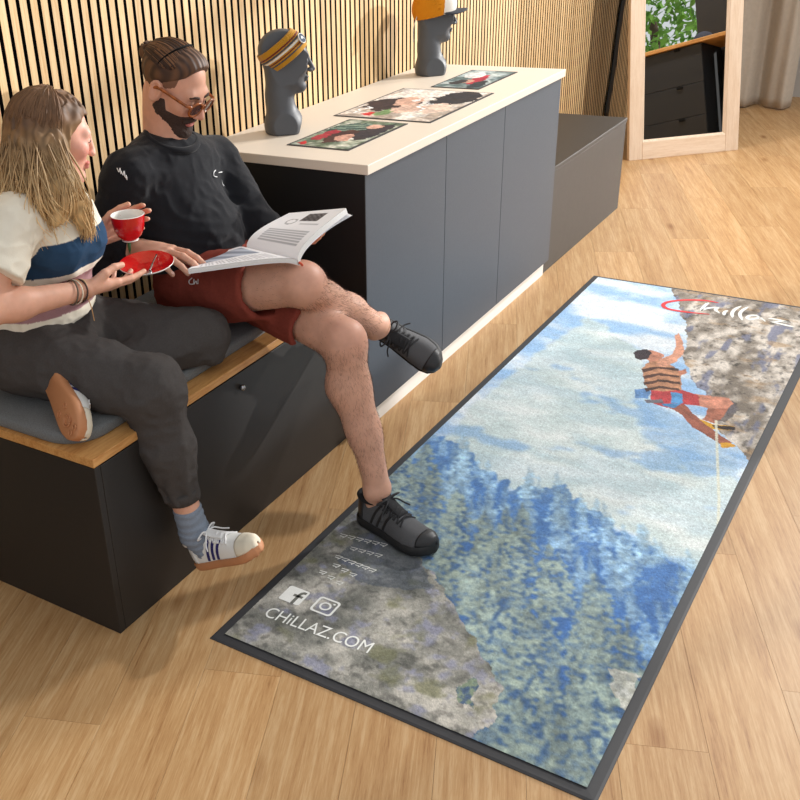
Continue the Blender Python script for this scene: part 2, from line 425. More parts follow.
# ------------------------------------------------------------------ slatted wall
WY = 0.567
wall = box('wall_back', (-1.4, WY+0.012, 0), (7.3, WY+0.10, 2.75), M_BLACK, bevel=0); tag(wall, kind='structure')
bm = bmesh.new(); bm_box(bm, (-0.0118, 0, 0.0), (0.0118, 0.0119, 2.75)); slat_me = bm_mesh(bm, 'slat'); slat_me.materials.append(M_SLAT); slat_me.materials.append(M_BLACK)
for p in slat_me.polygons: p.material_index = 0 if p.normal.y < -0.5 else 1
x = 0.481-0.0364*24+0.0182
while x < 7.25:
    o = link('slat', slat_me, None, wall, keep=False); o.location = (x, WY, 0); x += 0.0364
tag(box('wall_right', (7.3, -0.75, 0), (7.42, 0.67, 2.75), M_WALL, bevel=0), kind='structure')
win = empty('window_1', (7.36, -2.9, 0.0)); tag(win, kind='structure')
fr = bmesh.new()
for lo, hi in (((7.33, -0.81, 0.0), (7.39, -0.75, 2.75)), ((7.33, -5.0, 2.69), (7.39, -0.81, 2.75)), ((7.33, -5.0, 0.0), (7.39, -0.81, 0.03)), ((7.33, -5.06, 0.0), (7.39, -5.0, 2.75))): bm_box(fr, lo, hi, 0.004, 1)
link('window_frame', bm_mesh(fr, 'window_frame'), simple('white_frame', lin(235, 235, 232), 0.4), win)
NTg = NT('window_glass'); tr = NTg.add('ShaderNodeBsdfTransparent'); gl = NTg.add('ShaderNodeBsdfGlossy', Roughness=0.0); mxs = NTg.add('ShaderNodeMixShader'); mxs.inputs[0].default_value = 0.06
NTg.link(tr.outputs[0], mxs.inputs[1]); NTg.link(gl.outputs[0], mxs.inputs[2]); NTg.link(mxs.outputs[0], NTg.n['Material Output'].inputs['Surface'])
box('pane', (7.357, -5.0, 0.03), (7.363, -0.81, 2.69), NTg.m, win, bevel=0)

# ------------------------------------------------------------------ bench
HB = 0.504
XC, XD, YC, Y0, HC, HP, YL, XL, HL = 1.175, 2.858, -0.067, -0.054, 0.903, 0.075, -0.026, 3.993, 0.479
bench = empty('storage_bench', (0.0, 0.28, 0)); tag(bench, 'black storage bench with oak top along the slatted wall', 'bench')
box('end_panel', (0.0, 0.0, 0.0), (0.02, WY-0.004, HB-0.024), M_BLACKPANEL, bench, bevel=0.0015)
box('front_panel', (0.0205, 0.0, 0.0), (XC-0.012, 0.02, HB-0.026), M_BLACKPANEL, bench, bevel=0.0015)
box('back_panel', (0.0205, WY-0.02, 0.0), (XC-0.012, WY-0.004, HB-0.026), M_BLACKPANEL, bench, bevel=0.001)
box('bench_top', (-0.001, -0.001, HB-0.022), (XC-0.012, WY-0.004, HB), M_BENCHTOP, bench, bevel=0.0015)
kp = py(240.5, 387, 0.0)
V, F = lathe([(0.0001, -0.014), (0.006, -0.0135), (0.0085, -0.010), (0.0085, -0.004), (0.0055, -0.002), (0.0055, 0.002), (0.0001, 0.002)], 20)
V = [(kp[0]+a, 0.0+c, kp[2]+b) for a, b, c in V]
link('lock_knob', mesh_np('lock_knob', V, F), M_STEEL, bench, smooth=True)
# seat pad, rounded corners, set in from the oak edge
def round_rect(x0, y0, x1, y1, r, n=10):
    P = []
    for cx, cy, a0 in ((x1-r, y1-r, 0), (x0+r, y1-r, 90), (x0+r, y0+r, 180), (x1-r, y0+r, 270)):
        for i in range(n+1):
            a = math.radians(a0+90*i/n); P.append((cx+r*math.cos(a), cy+r*math.sin(a)))
    return P
CT = HB+0.030
rings = [(0.004, HB+0.0005), (0.0, HB+0.008), (0.0, CT-0.010), (0.003, CT-0.003), (0.012, CT), (0.06, CT+0.003)]
V = []; F = []
base = None
for ins, z in rings:
    P = round_rect(0.010+ins, 0.052+ins, XC-0.02-ins, WY-0.03-ins, 0.10-ins*0.9); nP = len(P)
    V += [(p[0], p[1], z) for p in P]
for j in range(len(rings)-1):
    for i in range(nP): F.append((j*nP+i, j*nP+(i+1) % nP, (j+1)*nP+(i+1) % nP, (j+1)*nP+i))
F.append(tuple(range(nP-1, -1, -1))); F.append(tuple((len(rings)-1)*nP+i for i in range(nP)))
cush = link('seat_pad', mesh_np('seat_pad', V, F), M_CUSH, smooth=True); tag(cush, 'flat grey felt seat pad with rounded corners on the oak bench top', 'cushion')

# ------------------------------------------------------------------ tall cabinet with three doors, and its worktop
cab = empty('sideboard_cabinet', ((XC+XD)/2, 0.25, 0)); tag(cab, 'tall graphite sideboard cabinet with three doors and a white plinth', 'cabinet')
box('side_panel', (XC+0.003, Y0-0.0005, HP), (XC+0.0065, WY-0.004, HC-0.031), M_DARKSIDE, cab, bevel=0.001)
box('side_panel', (XD-0.025, Y0+0.021, HP), (XD-0.006, WY-0.004, HC-0.031), M_DARKSIDE, cab, bevel=0.001)
box('back_panel', (XC+0.0225, WY-0.02, HP), (XD-0.0255, WY-0.004, HC-0.031), M_DARKSIDE, cab, bevel=0.001)
box('bottom_panel', (XC+0.0225, Y0+0.0225, HP), (XD-0.0255, WY-0.021, HP+0.018), M_DARKSIDE, cab, bevel=0.001)
sx = [XC+0.006, 1.741, 2.251, XD-0.006]
for i in range(3):
    box('door', (sx[i]+0.0012, Y0, HP+0.001), (sx[i+1]-0.0012, Y0+0.02, HC-0.034), M_GREYDOOR, cab, bevel=0.0012)
box('plinth', (XC+0.02, Y0+0.022, 0.0), (XD-0.006, Y0+0.04, HP-0.001), M_PLINTH, cab, bevel=0.001)
box('plinth', (XC+0.02, Y0+0.041, 0.0), (XC+0.038, WY-0.01, HP-0.001), M_PLINTH, cab, bevel=0.001)
top = box('worktop', (XC, YC, HC-0.0295), (XD+0.002, WY-0.002, HC), M_WHITETOP, bevel=0.0015)
tag(top, 'cream white worktop slab on the graphite cabinet', 'worktop')
lowb = empty('low_storage_box', (3.4, 0.25, 0)); tag(lowb, 'low bronze-grey metal storage box right of the tall cabinet', 'storage box')
box('body', (XD+0.003, YL, 0.0), (XL, WY-0.004, HL-0.024), M_METALBOX, lowb, bevel=0.0015)
box('lid', (XD+0.004, YL-0.004, HL-0.021), (XL+0.003, WY-0.004, HL), M_METALBOX, lowb, bevel=0.0025)

# ------------------------------------------------------------------ leaning mirror
mL, mR = pz(629, 161), pz(738, 150)
mu = (mR-mL)/np.linalg.norm(mR-mL); MW = np.linalg.norm(mR-mL)
mn = np.cross(mu, [0, 0, 1.0]); mn = -mn if mn@(CAM_C-mL) < 0 else mn
LEAN = math.radians(11); mup = np.array([0, 0, 1])*math.cos(LEAN)-mn*math.sin(LEAN); mnn = mn*math.cos(LEAN)+np.array([0, 0, 1])*math.sin(LEAN)
MM = Matrix(((mu[0], -mnn[0], mup[0], mL[0]), (mu[1], -mnn[1], mup[1], mL[1]), (mu[2], -mnn[2], mup[2], mL[2]), (0, 0, 0, 1)))   # x along, y away from the viewer, z up
mir = empty('floor_mirror'); mir.matrix_basis = MM; tag(mir, 'tall floor mirror in a limed oak frame leaning beside the low box', 'mirror')
MH = 1.75; FW = 0.088; FB = 0.105
def mbox(name, lo, hi, mat, bevel=0.003):
    bm = bmesh.new(); bm_box(bm, lo, hi, bevel, 2); o = link(name, bm_mesh(bm, name), mat, mir, keep=False); return o
mbox('frame_stile', (0, 0, 0), (FW, 0.032, MH), M_MIRRORWOOD); mbox('frame_stile', (MW-FW, 0, 0), (MW, 0.032, MH), M_MIRRORWOOD)
mbox('frame_rail', (FW+0.0006, 0, 0), (MW-FW-0.0006, 0.032, FB), M_MIRRORWOODX); mbox('frame_rail', (FW+0.0006, 0, MH-FB), (MW-FW-0.0006, 0.032, MH), M_MIRRORWOODX)
# chamfered inner lip
def lip():
    x0, x1, z0, z1 = FW, MW-FW, FB, MH-FB; c = 0.014
    O = [(x0, z0), (x1, z0), (x1, z1), (x0, z1)]; I = [(x0+c, z0+c), (x1-c, z0+c), (x1-c, z1-c), (x0+c, z1-c)]
    V = [(p[0], 0.001, p[1]) for p in O]+[(p[0], 0.013, p[1]) for p in I]+[(p[0], 0.02, p[1]) for p in I]+[(p[0], 0.02, p[1]) for p in O]
    F = []
    for a in range(4):
        b = (a+1) % 4
        for k in range(3): F.append((4*k+a, 4*k+b, 4*k+4+b, 4*k+4+a))
    return V, F
link('frame_lip', mesh_np('frame_lip', *lip()), M_MIRRORWOOD, mir, keep=False)
mbox('mirror_glass', (FW+0.002, 0.0155, FB+0.002), (MW-FW-0.002, 0.0195, MH-FB-0.002), simple('silvered_glass', (0.80, 0.82, 0.82), 0.008, metal=1.0), 0)
mbox('back_board', (0.02, 0.0325, 0.02), (MW-0.02, 0.037, MH-0.02), M_BLACK, 0)

# black strip running up the slats behind the mirror, and the rail end by its foot
a = py(606, 116, WY-0.012); b = py(630, -40, WY-0.012)
V, F = tube(catmull([a, a+(b-a)*0.3+np.array([0.01, 0, 0]), a+(b-a)*0.6-np.array([0.01, 0, 0]), b], 10), 0.05, 8, flat=(np.array([0, 1.0, 0]), 0.12))
tag(link('cable_strip', mesh_np('cable_strip', V, F), simple('black_rubber_strip', lin(10, 10, 10), 0.6), smooth=True), 'slanting black cable strip up the slats behind the mirror', 'cable')

# ------------------------------------------------------------------ curtain
M_CURT = simple('taupe_curtain', lin(196, 184, 168), 0.9, var=0.06, vscale=40, bump=(400, 0.15), sheen=0.2)
def curtain(name, P0, P1, amp, waves, label, seed, zb=0.012, flare=0.0):
    P0 = A3(P0); P1 = A3(P1); n = 140; mz = 40; L = P1-P0; Ln = np.linalg.norm(L); t_ = L/Ln; nn = np.array([-t_[1], t_[0], 0]); rg = np.random.default_rng(seed); ph = rg.uniform(0, 6.28, 4)
    V = []; F = []
    for side in (0, 1):
        for j in range(mz+1):
            z = zb+(2.6-zb)*j/mz; k = 1+0.35*(1-j/mz)
            for i in range(n+1):
                s = i/n; w = amp*k*(math.sin(s*waves*6.283+ph[0]+0.25*math.sin(3*z+ph[2]))+0.35*math.sin(s*waves*2.3*6.283+ph[1]))
                p = P0+t_*(s*Ln)+nn*(w+0.004*side)+t_*flare*(1-j/mz)*s*0.3
                V.append((p[0], p[1], z))
    W = n+1; N = W*(mz+1)
    for j in range(mz):
        for i in range(n):
            a0 = j*W+i; F.append((a0, a0+1, a0+W+1, a0+W)); F.append((N+a0, N+a0+W, N+a0+W+1, N+a0+1))
    for i in range(n): F.append((i, N+i, N+i+1, i+1))
    for j in range(mz): F.append((j*W, (j+1)*W, N+(j+1)*W, N+j*W)); F.append((j*W+n, N+j*W+n, N+(j+1)*W+n, (j+1)*W+n))
    o = link(name, mesh_np(name, V, F), M_CURT, smooth=True); tag(o, label, 'curtain', 'curtains at the right wall'); return o
c0 = pz(742, 112); c1 = pz(790, 109)
curtain('curtain', (c0[0]+0.12, c0[1]+0.55, 0), (c1[0], c1[1], 0), 0.05, 3.0, 'taupe floor-length curtain directly right of the mirror', 3)
curtain('curtain', (7.08, -0.62, 0), (7.02, -1.15, 0), 0.03, 3.0, 'further pale curtain at the right edge beyond the taupe one', 5)

# ------------------------------------------------------------------ what the mirror shows: a dresser across the room, a dark panel, green outside
def refl_ray(u, v):
    w = pray(u, v); t = (mL-CAM_C)@mnn/(w@mnn); hit = CAM_C+w*t; r = w-2*mnn*(w@mnn); return hit, r/np.linalg.norm(r)
def refl_z(u, v, z): h_, r_ = refl_ray(u, v); return h_+r_*(z-h_[2])/r_[2]
DT = 1.10
q0 = refl_z(642.5, 54, DT)*A3((1, 1, 0)); q1 = refl_z(721.7, 32.6, DT)*A3((1, 1, 0)); du = (q1-q0)/np.linalg.norm(q1-q0); dnn = np.array([-du[1], du[0], 0])
DM = Matrix(((du[0], -dnn[0], 0, q0[0]), (du[1], -dnn[1], 0, q0[1]), (0, 0, 1, 0), (0, 0, 0, 1)))     # x along front, y into the unit, z up
dr = empty('drawer_counter'); dr.matrix_basis = DM; tag(dr, 'black drawer counter with oak top seen in the mirror', 'counter')
def dbox(name, lo, hi, mat, parent=None, bevel=0.002):
    bm = bmesh.new(); bm_box(bm, lo, hi, bevel, 1); return link(name, bm_mesh(bm, name), mat, parent or dr, keep=False)
M_DR = simple('black_drawer', lin(36, 36, 38), 0.5)
dbox('carcass', (-0.22, 0.022, 0.0), (0.50, 0.42, DT-0.032), M_DARKSIDE)
dbox('counter_top', (-0.26, -0.02, DT-0.03), (0.78, 0.44, DT), M_BENCHTOP)
for k, (z0, z1) in enumerate(((0.02, 0.50), (0.503, 0.76), (0.763, DT-0.038))):
    d_ = dbox('drawer', (-0.22, 0, z0), (0.50, 0.02, z1), M_DR)
    bm = bmesh.new(); bm_box(bm, (0.28, -0.008, z1-0.02), (0.33, -0.0005, z1-0.002), 0.001, 1); link('pull', bm_mesh(bm, 'pull'), M_BLACK, d_, keep=False)
dbox('side_board', (0.74, 0.0, 0.0), (0.77, 0.42, DT-0.032), M_DARKSIDE)
pan = empty('partition_panel'); pan.matrix_basis = DM; tag(pan, 'tall black partition panel behind the counter in the mirror', 'panel')
bm = bmesh.new(); bm_box(bm, (0.30, 0.46, 0.0), (0.72, 0.50, 2.3), 0.002, 1); link('board', bm_mesh(bm, 'board'), M_BLACKPANEL, pan, keep=False)
# leafy tree in the garden, behind the viewer, that the mirror catches
hit, rd = refl_ray(655, 18); tc_ = hit+rd*8.5
tree = empty('garden_tree', (tc_[0], tc_[1], 0)); tag(tree, 'sunlit leafy green tree outdoors seen in the mirror', 'tree')
rgt = np.random.default_rng(8); V = []; F = []
for i in range(4200):
    d_ = rgt.normal(0, 1, 3); d_ /= np.linalg.norm(d_); p = tc_+d_*np.array([1.5, 1.5, 1.3])*rgt.uniform(0.35, 1.0)**0.5; a = rgt.normal(0, 1, 3); a /= np.linalg.norm(a); b = np.cross(a, rgt.normal(0, 1, 3)); b /= np.linalg.norm(b); L = rgt.uniform(0.05, 0.10); o_ = len(V)
    V += [tuple(p-a*L), tuple(p+b*L*0.45), tuple(p+a*L), tuple(p-b*L*0.45)]; F.append((o_, o_+1, o_+2, o_+3))
o = link('foliage', mesh_np('foliage', V, F), simple('leaf', lin(120, 168, 62), 0.5, var=0.5, vscale=3), tree); o['kind'] = 'stuff'
Vt, Ft = tube([(tc_[0], tc_[1], 0), (tc_[0]+0.05, tc_[1], 1.0), (tc_[0], tc_[1]+0.05, tc_[2])], [0.14, 0.11, 0.05], 10); link('trunk', mesh_np('trunk', Vt, Ft), simple('bark', lin(92, 74, 58), 0.9, var=0.3, vscale=30), tree, smooth=True)
# cap lying on the counter (only seen in the mirror)
cb = A3(DM @ Vector((0.46, 0.16, DT+0.0005))); cpr = empty('folded_cap', tuple(cb)); tag(cpr, 'black cap lying on the drawer counter in the mirror', 'cap')
def dome(c, r, n=20, m=8):
    V = []; F = []
    for j in range(m+1):
        a = math.pi/2*j/m
        for i in range(n): t = 2*math.pi*i/n; V.append((c[0]+r*1.15*math.cos(a)*math.cos(t), c[1]+r*math.cos(a)*math.sin(t), c[2]+r*1.05*math.sin(a)))
    for j in range(m):
        for i in range(n): F.append((j*n+i, j*n+(i+1) % n, (j+1)*n+(i+1) % n, (j+1)*n+i))
    F.append(tuple(range(n-1, -1, -1))); return V, F
link('crown', mesh_np('crown', *dome(cb, 0.075)), simple('dark_navy_cloth', lin(30, 30, 44), 0.8), cpr, smooth=True)
Vb_, Fb_ = tube([cb+A3((0.05, -0.04, 0.004)), cb+A3((0.11, -0.08, 0.006)), cb+A3((0.16, -0.115, 0.004))], [0.07, 0.065, 0.03], 14, flat=(A3((0, 0, 1)), 0.06)); link('visor', mesh_np('visor', Vb_, Fb_), simple('dark_visor', lin(26, 26, 38), 0.7), cpr, smooth=True)

# ------------------------------------------------------------------ printed carpet mat
MA = np.array([0.0986, -0.205]); MANG = -0.012; ML_, MWD = 2.839, 0.958
mud = np.array([math.cos(MANG), math.sin(MANG)]); mvd = np.array([math.sin(MANG), -math.cos(MANG)])
ZC = 0.0072
def to_mat(px):
    px = np.atleast_2d(np.asarray(px, float)); out = []
    for u, v in px:
        p = pz(u, v, ZC)[:2]-MA; out.append((p@mud, p@mvd))
    return np.array(out)
def mat_w(uv, z=ZC):
    uv = np.atleast_2d(uv); p = MA+uv[:, :1]*mud+uv[:, 1:]*mvd
    return np.concatenate([p, np.full((len(p), 1), z)], 1)
NU, NV = 940, 318; BW = 0.027
gu = np.linspace(BW, ML_-BW, NU); gv = np.linspace(BW, MWD-BW, NV)
UU, VV = np.meshgrid(gu, gv, indexing='ij')
def n2(su, sv, seed, oct=3):
    P = np.stack([UU*su, VV*sv, np.full_like(UU, 0.37)], -1); o = 0; a = 1; t = 0
    for k in range(oct): o = o+a*vnoise(P*2**k, 1.0, seed+k*3); t += a; a *= 0.55
    return o/t
def inpoly(poly, U=None, V=None):
    U = UU if U is None else U; V = VV if V is None else V
    c = np.zeros(U.shape, bool); n = len(poly)
    for i in range(n):
        x1, y1 = poly[i]; x2, y2 = poly[(i+1) % n]
        if x1 == x2: continue
        m = ((x1 > U) != (x2 > U)) & (V < (y2-y1)*(U-x1)/(x2-x1)+y1); c ^= m
    return c
IMG = np.zeros((NU, NV, 3))
def blend(mask, col):
    global IMG
    m = np.clip(mask, 0, 1)[..., None].astype(float); IMG = IMG*(1-m)+np.asarray(col, float)*m
def mixc(a, b, t): t = np.clip(t, 0, 1)[..., None]; return np.asarray(a, float)*(1-t)+np.asarray(b, float)*t
sm = lambda x, a, b: np.clip((x-a)/(b-a), 0, 1)**2*(3-2*np.clip((x-a)/(b-a), 0, 1))
# hazy sky / far slope
streak = n2(9, 3.2, 1, 4)
IMG = mixc((158, 196, 234), (232, 240, 246), sm(streak+0.30*n2(30, 14, 5)+0.12*(UU-2.0), -0.35, 0.30))
wu, wv = UU+0.05*n2(8, 8, 11)+0.02*n2(28, 28, 12), VV+0.05*n2(8, 8, 13)+0.02*n2(28, 28, 14)
valley = to_mat([(415, 480), (455, 425), (540, 352), (590, 318), (640, 350), (655, 400), (700, 430), (745, 470), (735, 520), (700, 575), (640, 545), (560, 505), (500, 480)])
vm = inpoly(valley, wu, wv)
blend(vm*0.80, mixc((198, 214, 210), (234, 240, 234), sm(n2(16, 7, 21, 4), -0.4, 0.5)))
spots = sm(n2(10, 6, 31, 4), 0.20, 0.34)*(UU < 1.9)*(UU > 0.7)
blend(spots*0.55, (124, 170, 220))
hz = inpoly(to_mat([(640, 395), (700, 420), (752, 452), (745, 480), (690, 470), (640, 430)]), wu, wv)
blend(hz*0.7, mixc((140, 182, 226), (190, 214, 236), sm(n2(20, 10, 33), -0.3, 0.4)))
def blur(im, k, it=2):
    for _ in range(it):
        for ax_ in (0, 1):
            pad = [(0, 0)]*3; pad[ax_] = (k, k); q = np.pad(im, pad, mode='edge'); c = np.cumsum(np.insert(q, 0, 0, axis=ax_), axis=ax_); n_ = im.shape[ax_]
            im = (np.take(c, np.arange(2*k+1, 2*k+1+n_), ax_)-np.take(c, np.arange(0, n_), ax_))/(2*k+1)
    return im
IMG = blur(IMG, 2, 2)
IMG = IMG*(1+0.05*n2(70, 40, 38, 2))[..., None]
# forest
fw_u, fw_v = UU+0.035*n2(14, 14, 41)+0.05*n2(5, 40, 42), VV+0.02*n2(20, 20, 43)
forest = to_mat([(380, 480), (420, 425), (455, 440), (480, 470), (520, 492), (560, 485), (600, 515), (640, 545), (690, 572), (730, 560), (700, 660), (640, 820), (560, 830), (300, 700), (340, 540)])
fm = inpoly(forest, fw_u, fw_v)
fdepth = np.clip((1.55-UU)/1.5, 0, 1)
fc = mixc((118, 166, 220), (36, 82, 150), fdepth**0.7)*(1+0.18*n2(40, 40, 44, 3))[..., None]
blend(fm*0.90, fc)
rg = np.random.default_rng(5)
fin = n2(90, 90, 51, 2); mid = n2(34, 34, 52, 2); big = n2(12, 12, 53, 3)
tax = to_mat([(545, 470)])[0]-to_mat([(545, 560)])[0]; tax /= np.linalg.norm(tax); tpx = np.array([-tax[1], tax[0]])      # the trees' upright in the picture
near_line = to_mat([(380, 460), (430, 500), (480, 540), (540, 590), (600, 640), (650, 690)])
nearreg = inpoly(np.vstack([near_line, to_mat([(620, 830), (480, 830), (250, 640), (330, 500)])]), fw_u, fw_v)
trees = [(rg.uniform(-0.25, 1.75), rg.uniform(-0.05, MWD+0.05), rg.uniform(), rg.uniform()) for _ in range(620)]
trees.sort(key=lambda t: -t[0])
for u0, v0, a, b in trees:
    iu, iv = np.clip(np.searchsorted(gu, u0), 0, NU-1), np.clip(np.searchsorted(gv, v0), 0, NV-1)
    near = bool(nearreg[iu, iv]); infor = bool(fm[iu, iv])
    if (not infor and not near and u0 > 0.2) or (near and rg.uniform() < 0.45): continue
    H = (0.20+0.20*a) if near else (0.10+0.10*a); w = H*(0.17+0.09*b)*(1.15 if near else 0.9)
    c0 = np.array([u0, v0]); tip = c0+tax*H; lo_ = np.minimum(c0, tip)-w*1.6; hi_ = np.maximum(c0, tip)+w*1.6
    iu0, iu1 = np.searchsorted(gu, [lo_[0], hi_[0]]); iv0, iv1 = np.searchsorted(gv, [lo_[1], hi_[1]])
    if iu1-iu0 < 3 or iv1-iv0 < 2: continue
    s_ = (slice(iu0, iu1), slice(iv0, iv1)); du_, dv_ = UU[s_]-u0, VV[s_]-v0; t = (du_*tax[0]+dv_*tax[1])/H; q = du_*tpx[0]+dv_*tpx[1]
    m = (t > -0.02) & (t < 1) & (np.abs(q) < w*np.clip(1-t, 0, 1)**0.75*(0.70+0.75*fin[s_]+0.45*mid[s_]))
    base = np.array((136, 152, 146)) if near else np.array((150, 182, 204))
    cc = base*(0.86+0.30*b)*(1.0+0.30*fin[s_]+0.22*mid[s_])[..., None]
    if near: cc = mixc(cc, np.broadcast_to(np.array((178, 190, 166.)), cc.shape), sm(fin[s_]+0.5*mid[s_], 0.25, 0.6)*0.45); cc = mixc(cc, np.broadcast_to(np.array((48, 88, 144.)), cc.shape), sm(-fin[s_]-0.3*mid[s_]+0.5*np.sign(q)*0.3, 0.05, 0.5)*0.75)
    al = (m*((0.80 if near else 0.50)+0.15*b))[..., None]
    IMG[s_] = IMG[s_]*(1-al)+cc*al
blend(fm*sm(n2(60, 60, 55, 2), 0.35, 0.6)*0.5*fdepth, (36, 72, 130))
blend(fm*sm(n2(34, 60, 56, 3), 0.05, 0.4)*0.35, mixc((170, 196, 212), (130, 150, 150), fdepth))
blend(fm*sm(n2(70, 30, 57, 2), 0.15, 0.5)*0.30, mixc((92, 138, 196), (52, 92, 150), fdepth))
IMG = blur(IMG, 1, 1)
# rock at the near left
rw_u, rw_v = UU+0.03*n2(10, 10, 61)+0.012*n2(40, 40, 62), VV+0.03*n2(10, 10, 63)+0.012*n2(40, 40, 64)
rock = to_mat([(180, 640), (300, 540), (352, 492), (372, 500), (400, 540), (432, 572), (452, 600), (478, 640), (497, 688), (492, 722), (470, 735), (455, 760), (430, 790)])
rm = inpoly(rock, rw_u, rw_v)
rc = mixc((112, 112, 104), (204, 198, 186), sm(n2(12, 12, 65, 4)+0.25*(VV-0.35), -0.45, 0.45))
rc = rc*(1-0.25*sm(n2(55, 55, 66, 3), 0.0, 0.5))[..., None]
rc = mixc(rc, np.broadcast_to(np.array((140, 142, 168.)), rc.shape), sm(n2(24, 24, 67, 3), 0.1, 0.5)*0.7)
rc = mixc(rc, np.broadcast_to(np.array((112, 112, 74.)), rc.shape), sm(n2(18, 18, 68, 3), 0.15, 0.5)*0.6)
blend(rm, rc)
shoe_shadow = inpoly(to_mat([(335, 560), (372, 530), (420, 560), (432, 585), (400, 590), (370, 585)]), rw_u, rw_v); blend(shoe_shadow*0.45, (62, 74, 92))  # cast shadow of the planted shoe painted into the print, then a tuft
tuft = inpoly(to_mat([(452, 690), (470, 676), (480, 690), (472, 712), (455, 706)]), rw_u, rw_v); blend(tuft*0.8, mixc((40, 70, 110), (120, 140, 110), sm(fin, -0.2, 0.4)))
rk2 = inpoly(to_mat([(612, 672), (640, 676), (640, 700), (628, 715), (612, 700)]), rw_u, rw_v); blend(rk2*0.8, mixc((190, 186, 170), (228, 224, 214), sm(fin, -0.3, 0.4)))
# cliff at the far right
cw_u, cw_v = UU+0.02*n2(14, 14, 71)+0.01*n2(50, 50, 72), VV+0.014*n2(14, 14, 73)+0.008*n2(50, 50, 74)
cliff = to_mat([(668, 270), (671, 287), (680, 310), (686, 322), (687, 336), (684, 360), (690, 378), (700, 388), (715, 402), (716, 425), (736, 447), (752, 462), (775, 470), (840, 380), (860, 300), (760, 270)])
cm_ = inpoly(cliff, cw_u, cw_v)
cc = mixc((128, 118, 106), (226, 216, 204), sm(n2(13, 22, 75, 4), -0.45, 0.4))
cc = mixc(cc, np.broadcast_to(np.array((118, 122, 146.)), cc.shape), sm(n2(8, 24, 76, 4), 0.12, 0.4)*0.8)
cc = mixc(cc, np.broadcast_to(np.array((178, 146, 110.)), cc.shape), sm(n2(20, 12, 77, 3), 0.15, 0.5)*0.6)
cc = cc*(1-0.35*sm(n2(45, 60, 78, 3), 0.12, 0.5))[..., None]
blend(cm_, cc)
# climber
def zp(*pts): return to_mat([(600+x/4, 260+y/4) for x, y in pts])
kw_u, kw_v = UU+0.006*n2(40, 40, 81, 2), VV+0.005*n2(40, 40, 82, 2); kn_ = n2(36, 36, 83, 3)
def paint(pts, col, al=1.0, nz=0.10): blend(inpoly(zp(*pts), kw_u, kw_v)*al, np.asarray(col, float)*(1+nz*fin+0.22*kn_)[..., None])
paint([(530, 560), (560, 600), (500, 650), (450, 640), (510, 600)], (96, 88, 86), 0.7)
paint([(265, 585), (335, 578), (400, 640), (470, 690), (525, 730), (500, 748), (445, 712), (370, 668), (330, 620)], (158, 96, 78))
paint([(440, 585), (525, 575), (500, 620), (465, 655), (408, 640)], (176, 112, 90))
paint([(385, 535), (450, 545), (515, 552), (532, 575), (510, 592), (440, 595), (390, 582)], (206, 140, 116))
paint([(205, 518), (325, 520), (395, 540), (398, 582), (330, 578), (265, 592), (200, 570)], (188, 70, 74))
paint([(285, 528), (328, 534), (332, 572), (283, 572)], (92, 154, 206))
paint([(245, 575), (330, 572), (300, 592), (255, 585)], (80, 140, 190))
paint([(136, 518), (190, 514), (205, 530), (190, 555), (145, 552)], (104, 146, 196))
paint([(175, 560), (250, 555), (255, 572), (185, 572)], (120, 116, 124))
paint([(165, 435), (200, 405), (245, 398), (300, 430), (326, 462), (324, 520), (250, 526), (190, 518), (172, 470)], (188, 136, 104))
for k in range(4):
    y = 425+26*k; paint([(166+4*k, y+12), (235, y), (315, y+10), (320, y+20), (235, y+10), (170+4*k, y+24)], (74, 52, 46), 0.9)
paint([(225, 420), (240, 398), (288, 378), (306, 335), (298, 302), (312, 292), (324, 305), (338, 352), (332, 378), (300, 408), (262, 430)], (216, 156, 128))
paint([(310, 444), (346, 436), (352, 452), (322, 460)], (196, 130, 104))
paint([(183, 360), (215, 362), (242, 373), (260, 381), (248, 396), (226, 402), (206, 410), (186, 398)], (206, 142, 116))
paint([(133, 372), (148, 360), (186, 357), (204, 372), (192, 396), (160, 402), (140, 392)], (66, 56, 60))
paint([(394, 636), (450, 655), (545, 668), (530, 682), (450, 676)], (212, 160, 52)); paint([(450, 660), (545, 668), (532, 682), (455, 672)], (60, 50, 48))
paint([(478, 732), (520, 732), (548, 745), (490, 752)], (214, 158, 56))
rope = to_mat([(716, 420), (717.5, 460), (719, 500), (718, 530), (717, 560)])
for i in range(len(rope)-1):
    a_, b_ = rope[i], rope[i+1]; lo_, hi_ = min(a_[0], b_[0]), max(a_[0], b_[0]); t = (UU-a_[0])/(b_[0]-a_[0]); blend(((t >= 0) & (t <= 1) & (np.abs(VV-(a_[1]+t*(b_[1]-a_[1]))) < 0.0042))*0.85, (226, 226, 206))
IMG = IMG*(1+0.10*n2(190, 190, 91, 2)+0.05*np.random.default_rng(2).normal(0, 1, UU.shape))[..., None]
IMG = np.clip(IMG*0.97+5, 0, 255)
C = linA(IMG.reshape(-1, 3))
C = C*0.93+0.01
pos = MA+UU.reshape(-1, 1)*mud+VV.reshape(-1, 1)*mvd
zz = ZC+0.0006*vnoise(np.concatenate([pos*230, np.zeros((len(pos), 1))], 1), 1.0, 3)
Vn = np.concatenate([pos, zz[:, None]], 1)
ids = np.arange(NU*NV).reshape(NU, NV)
Q = np.stack([ids[:-1, :-1], ids[:-1, 1:], ids[1:, 1:], ids[1:, :-1]], -1).reshape(-1, 4)
matroot = empty('printed_floor_mat', (*mat_w([[ML_/2, MWD/2]])[0][:2], 0)); tag(matroot, 'large floor mat printed with a rock climber above a blue forest', 'mat')
me = quads_np('carpet', Vn, Q[:, ::-1]); set_col(me, C)
M_CARPET = simple('carpet_print', (1, 1, 1), 0.95, attr=True, bump=(900, 0.55, 0.003), spec=0.1, sheen=0.15, var=0.10, vscale=700)
link('carpet', me, M_CARPET, matroot, smooth=True)
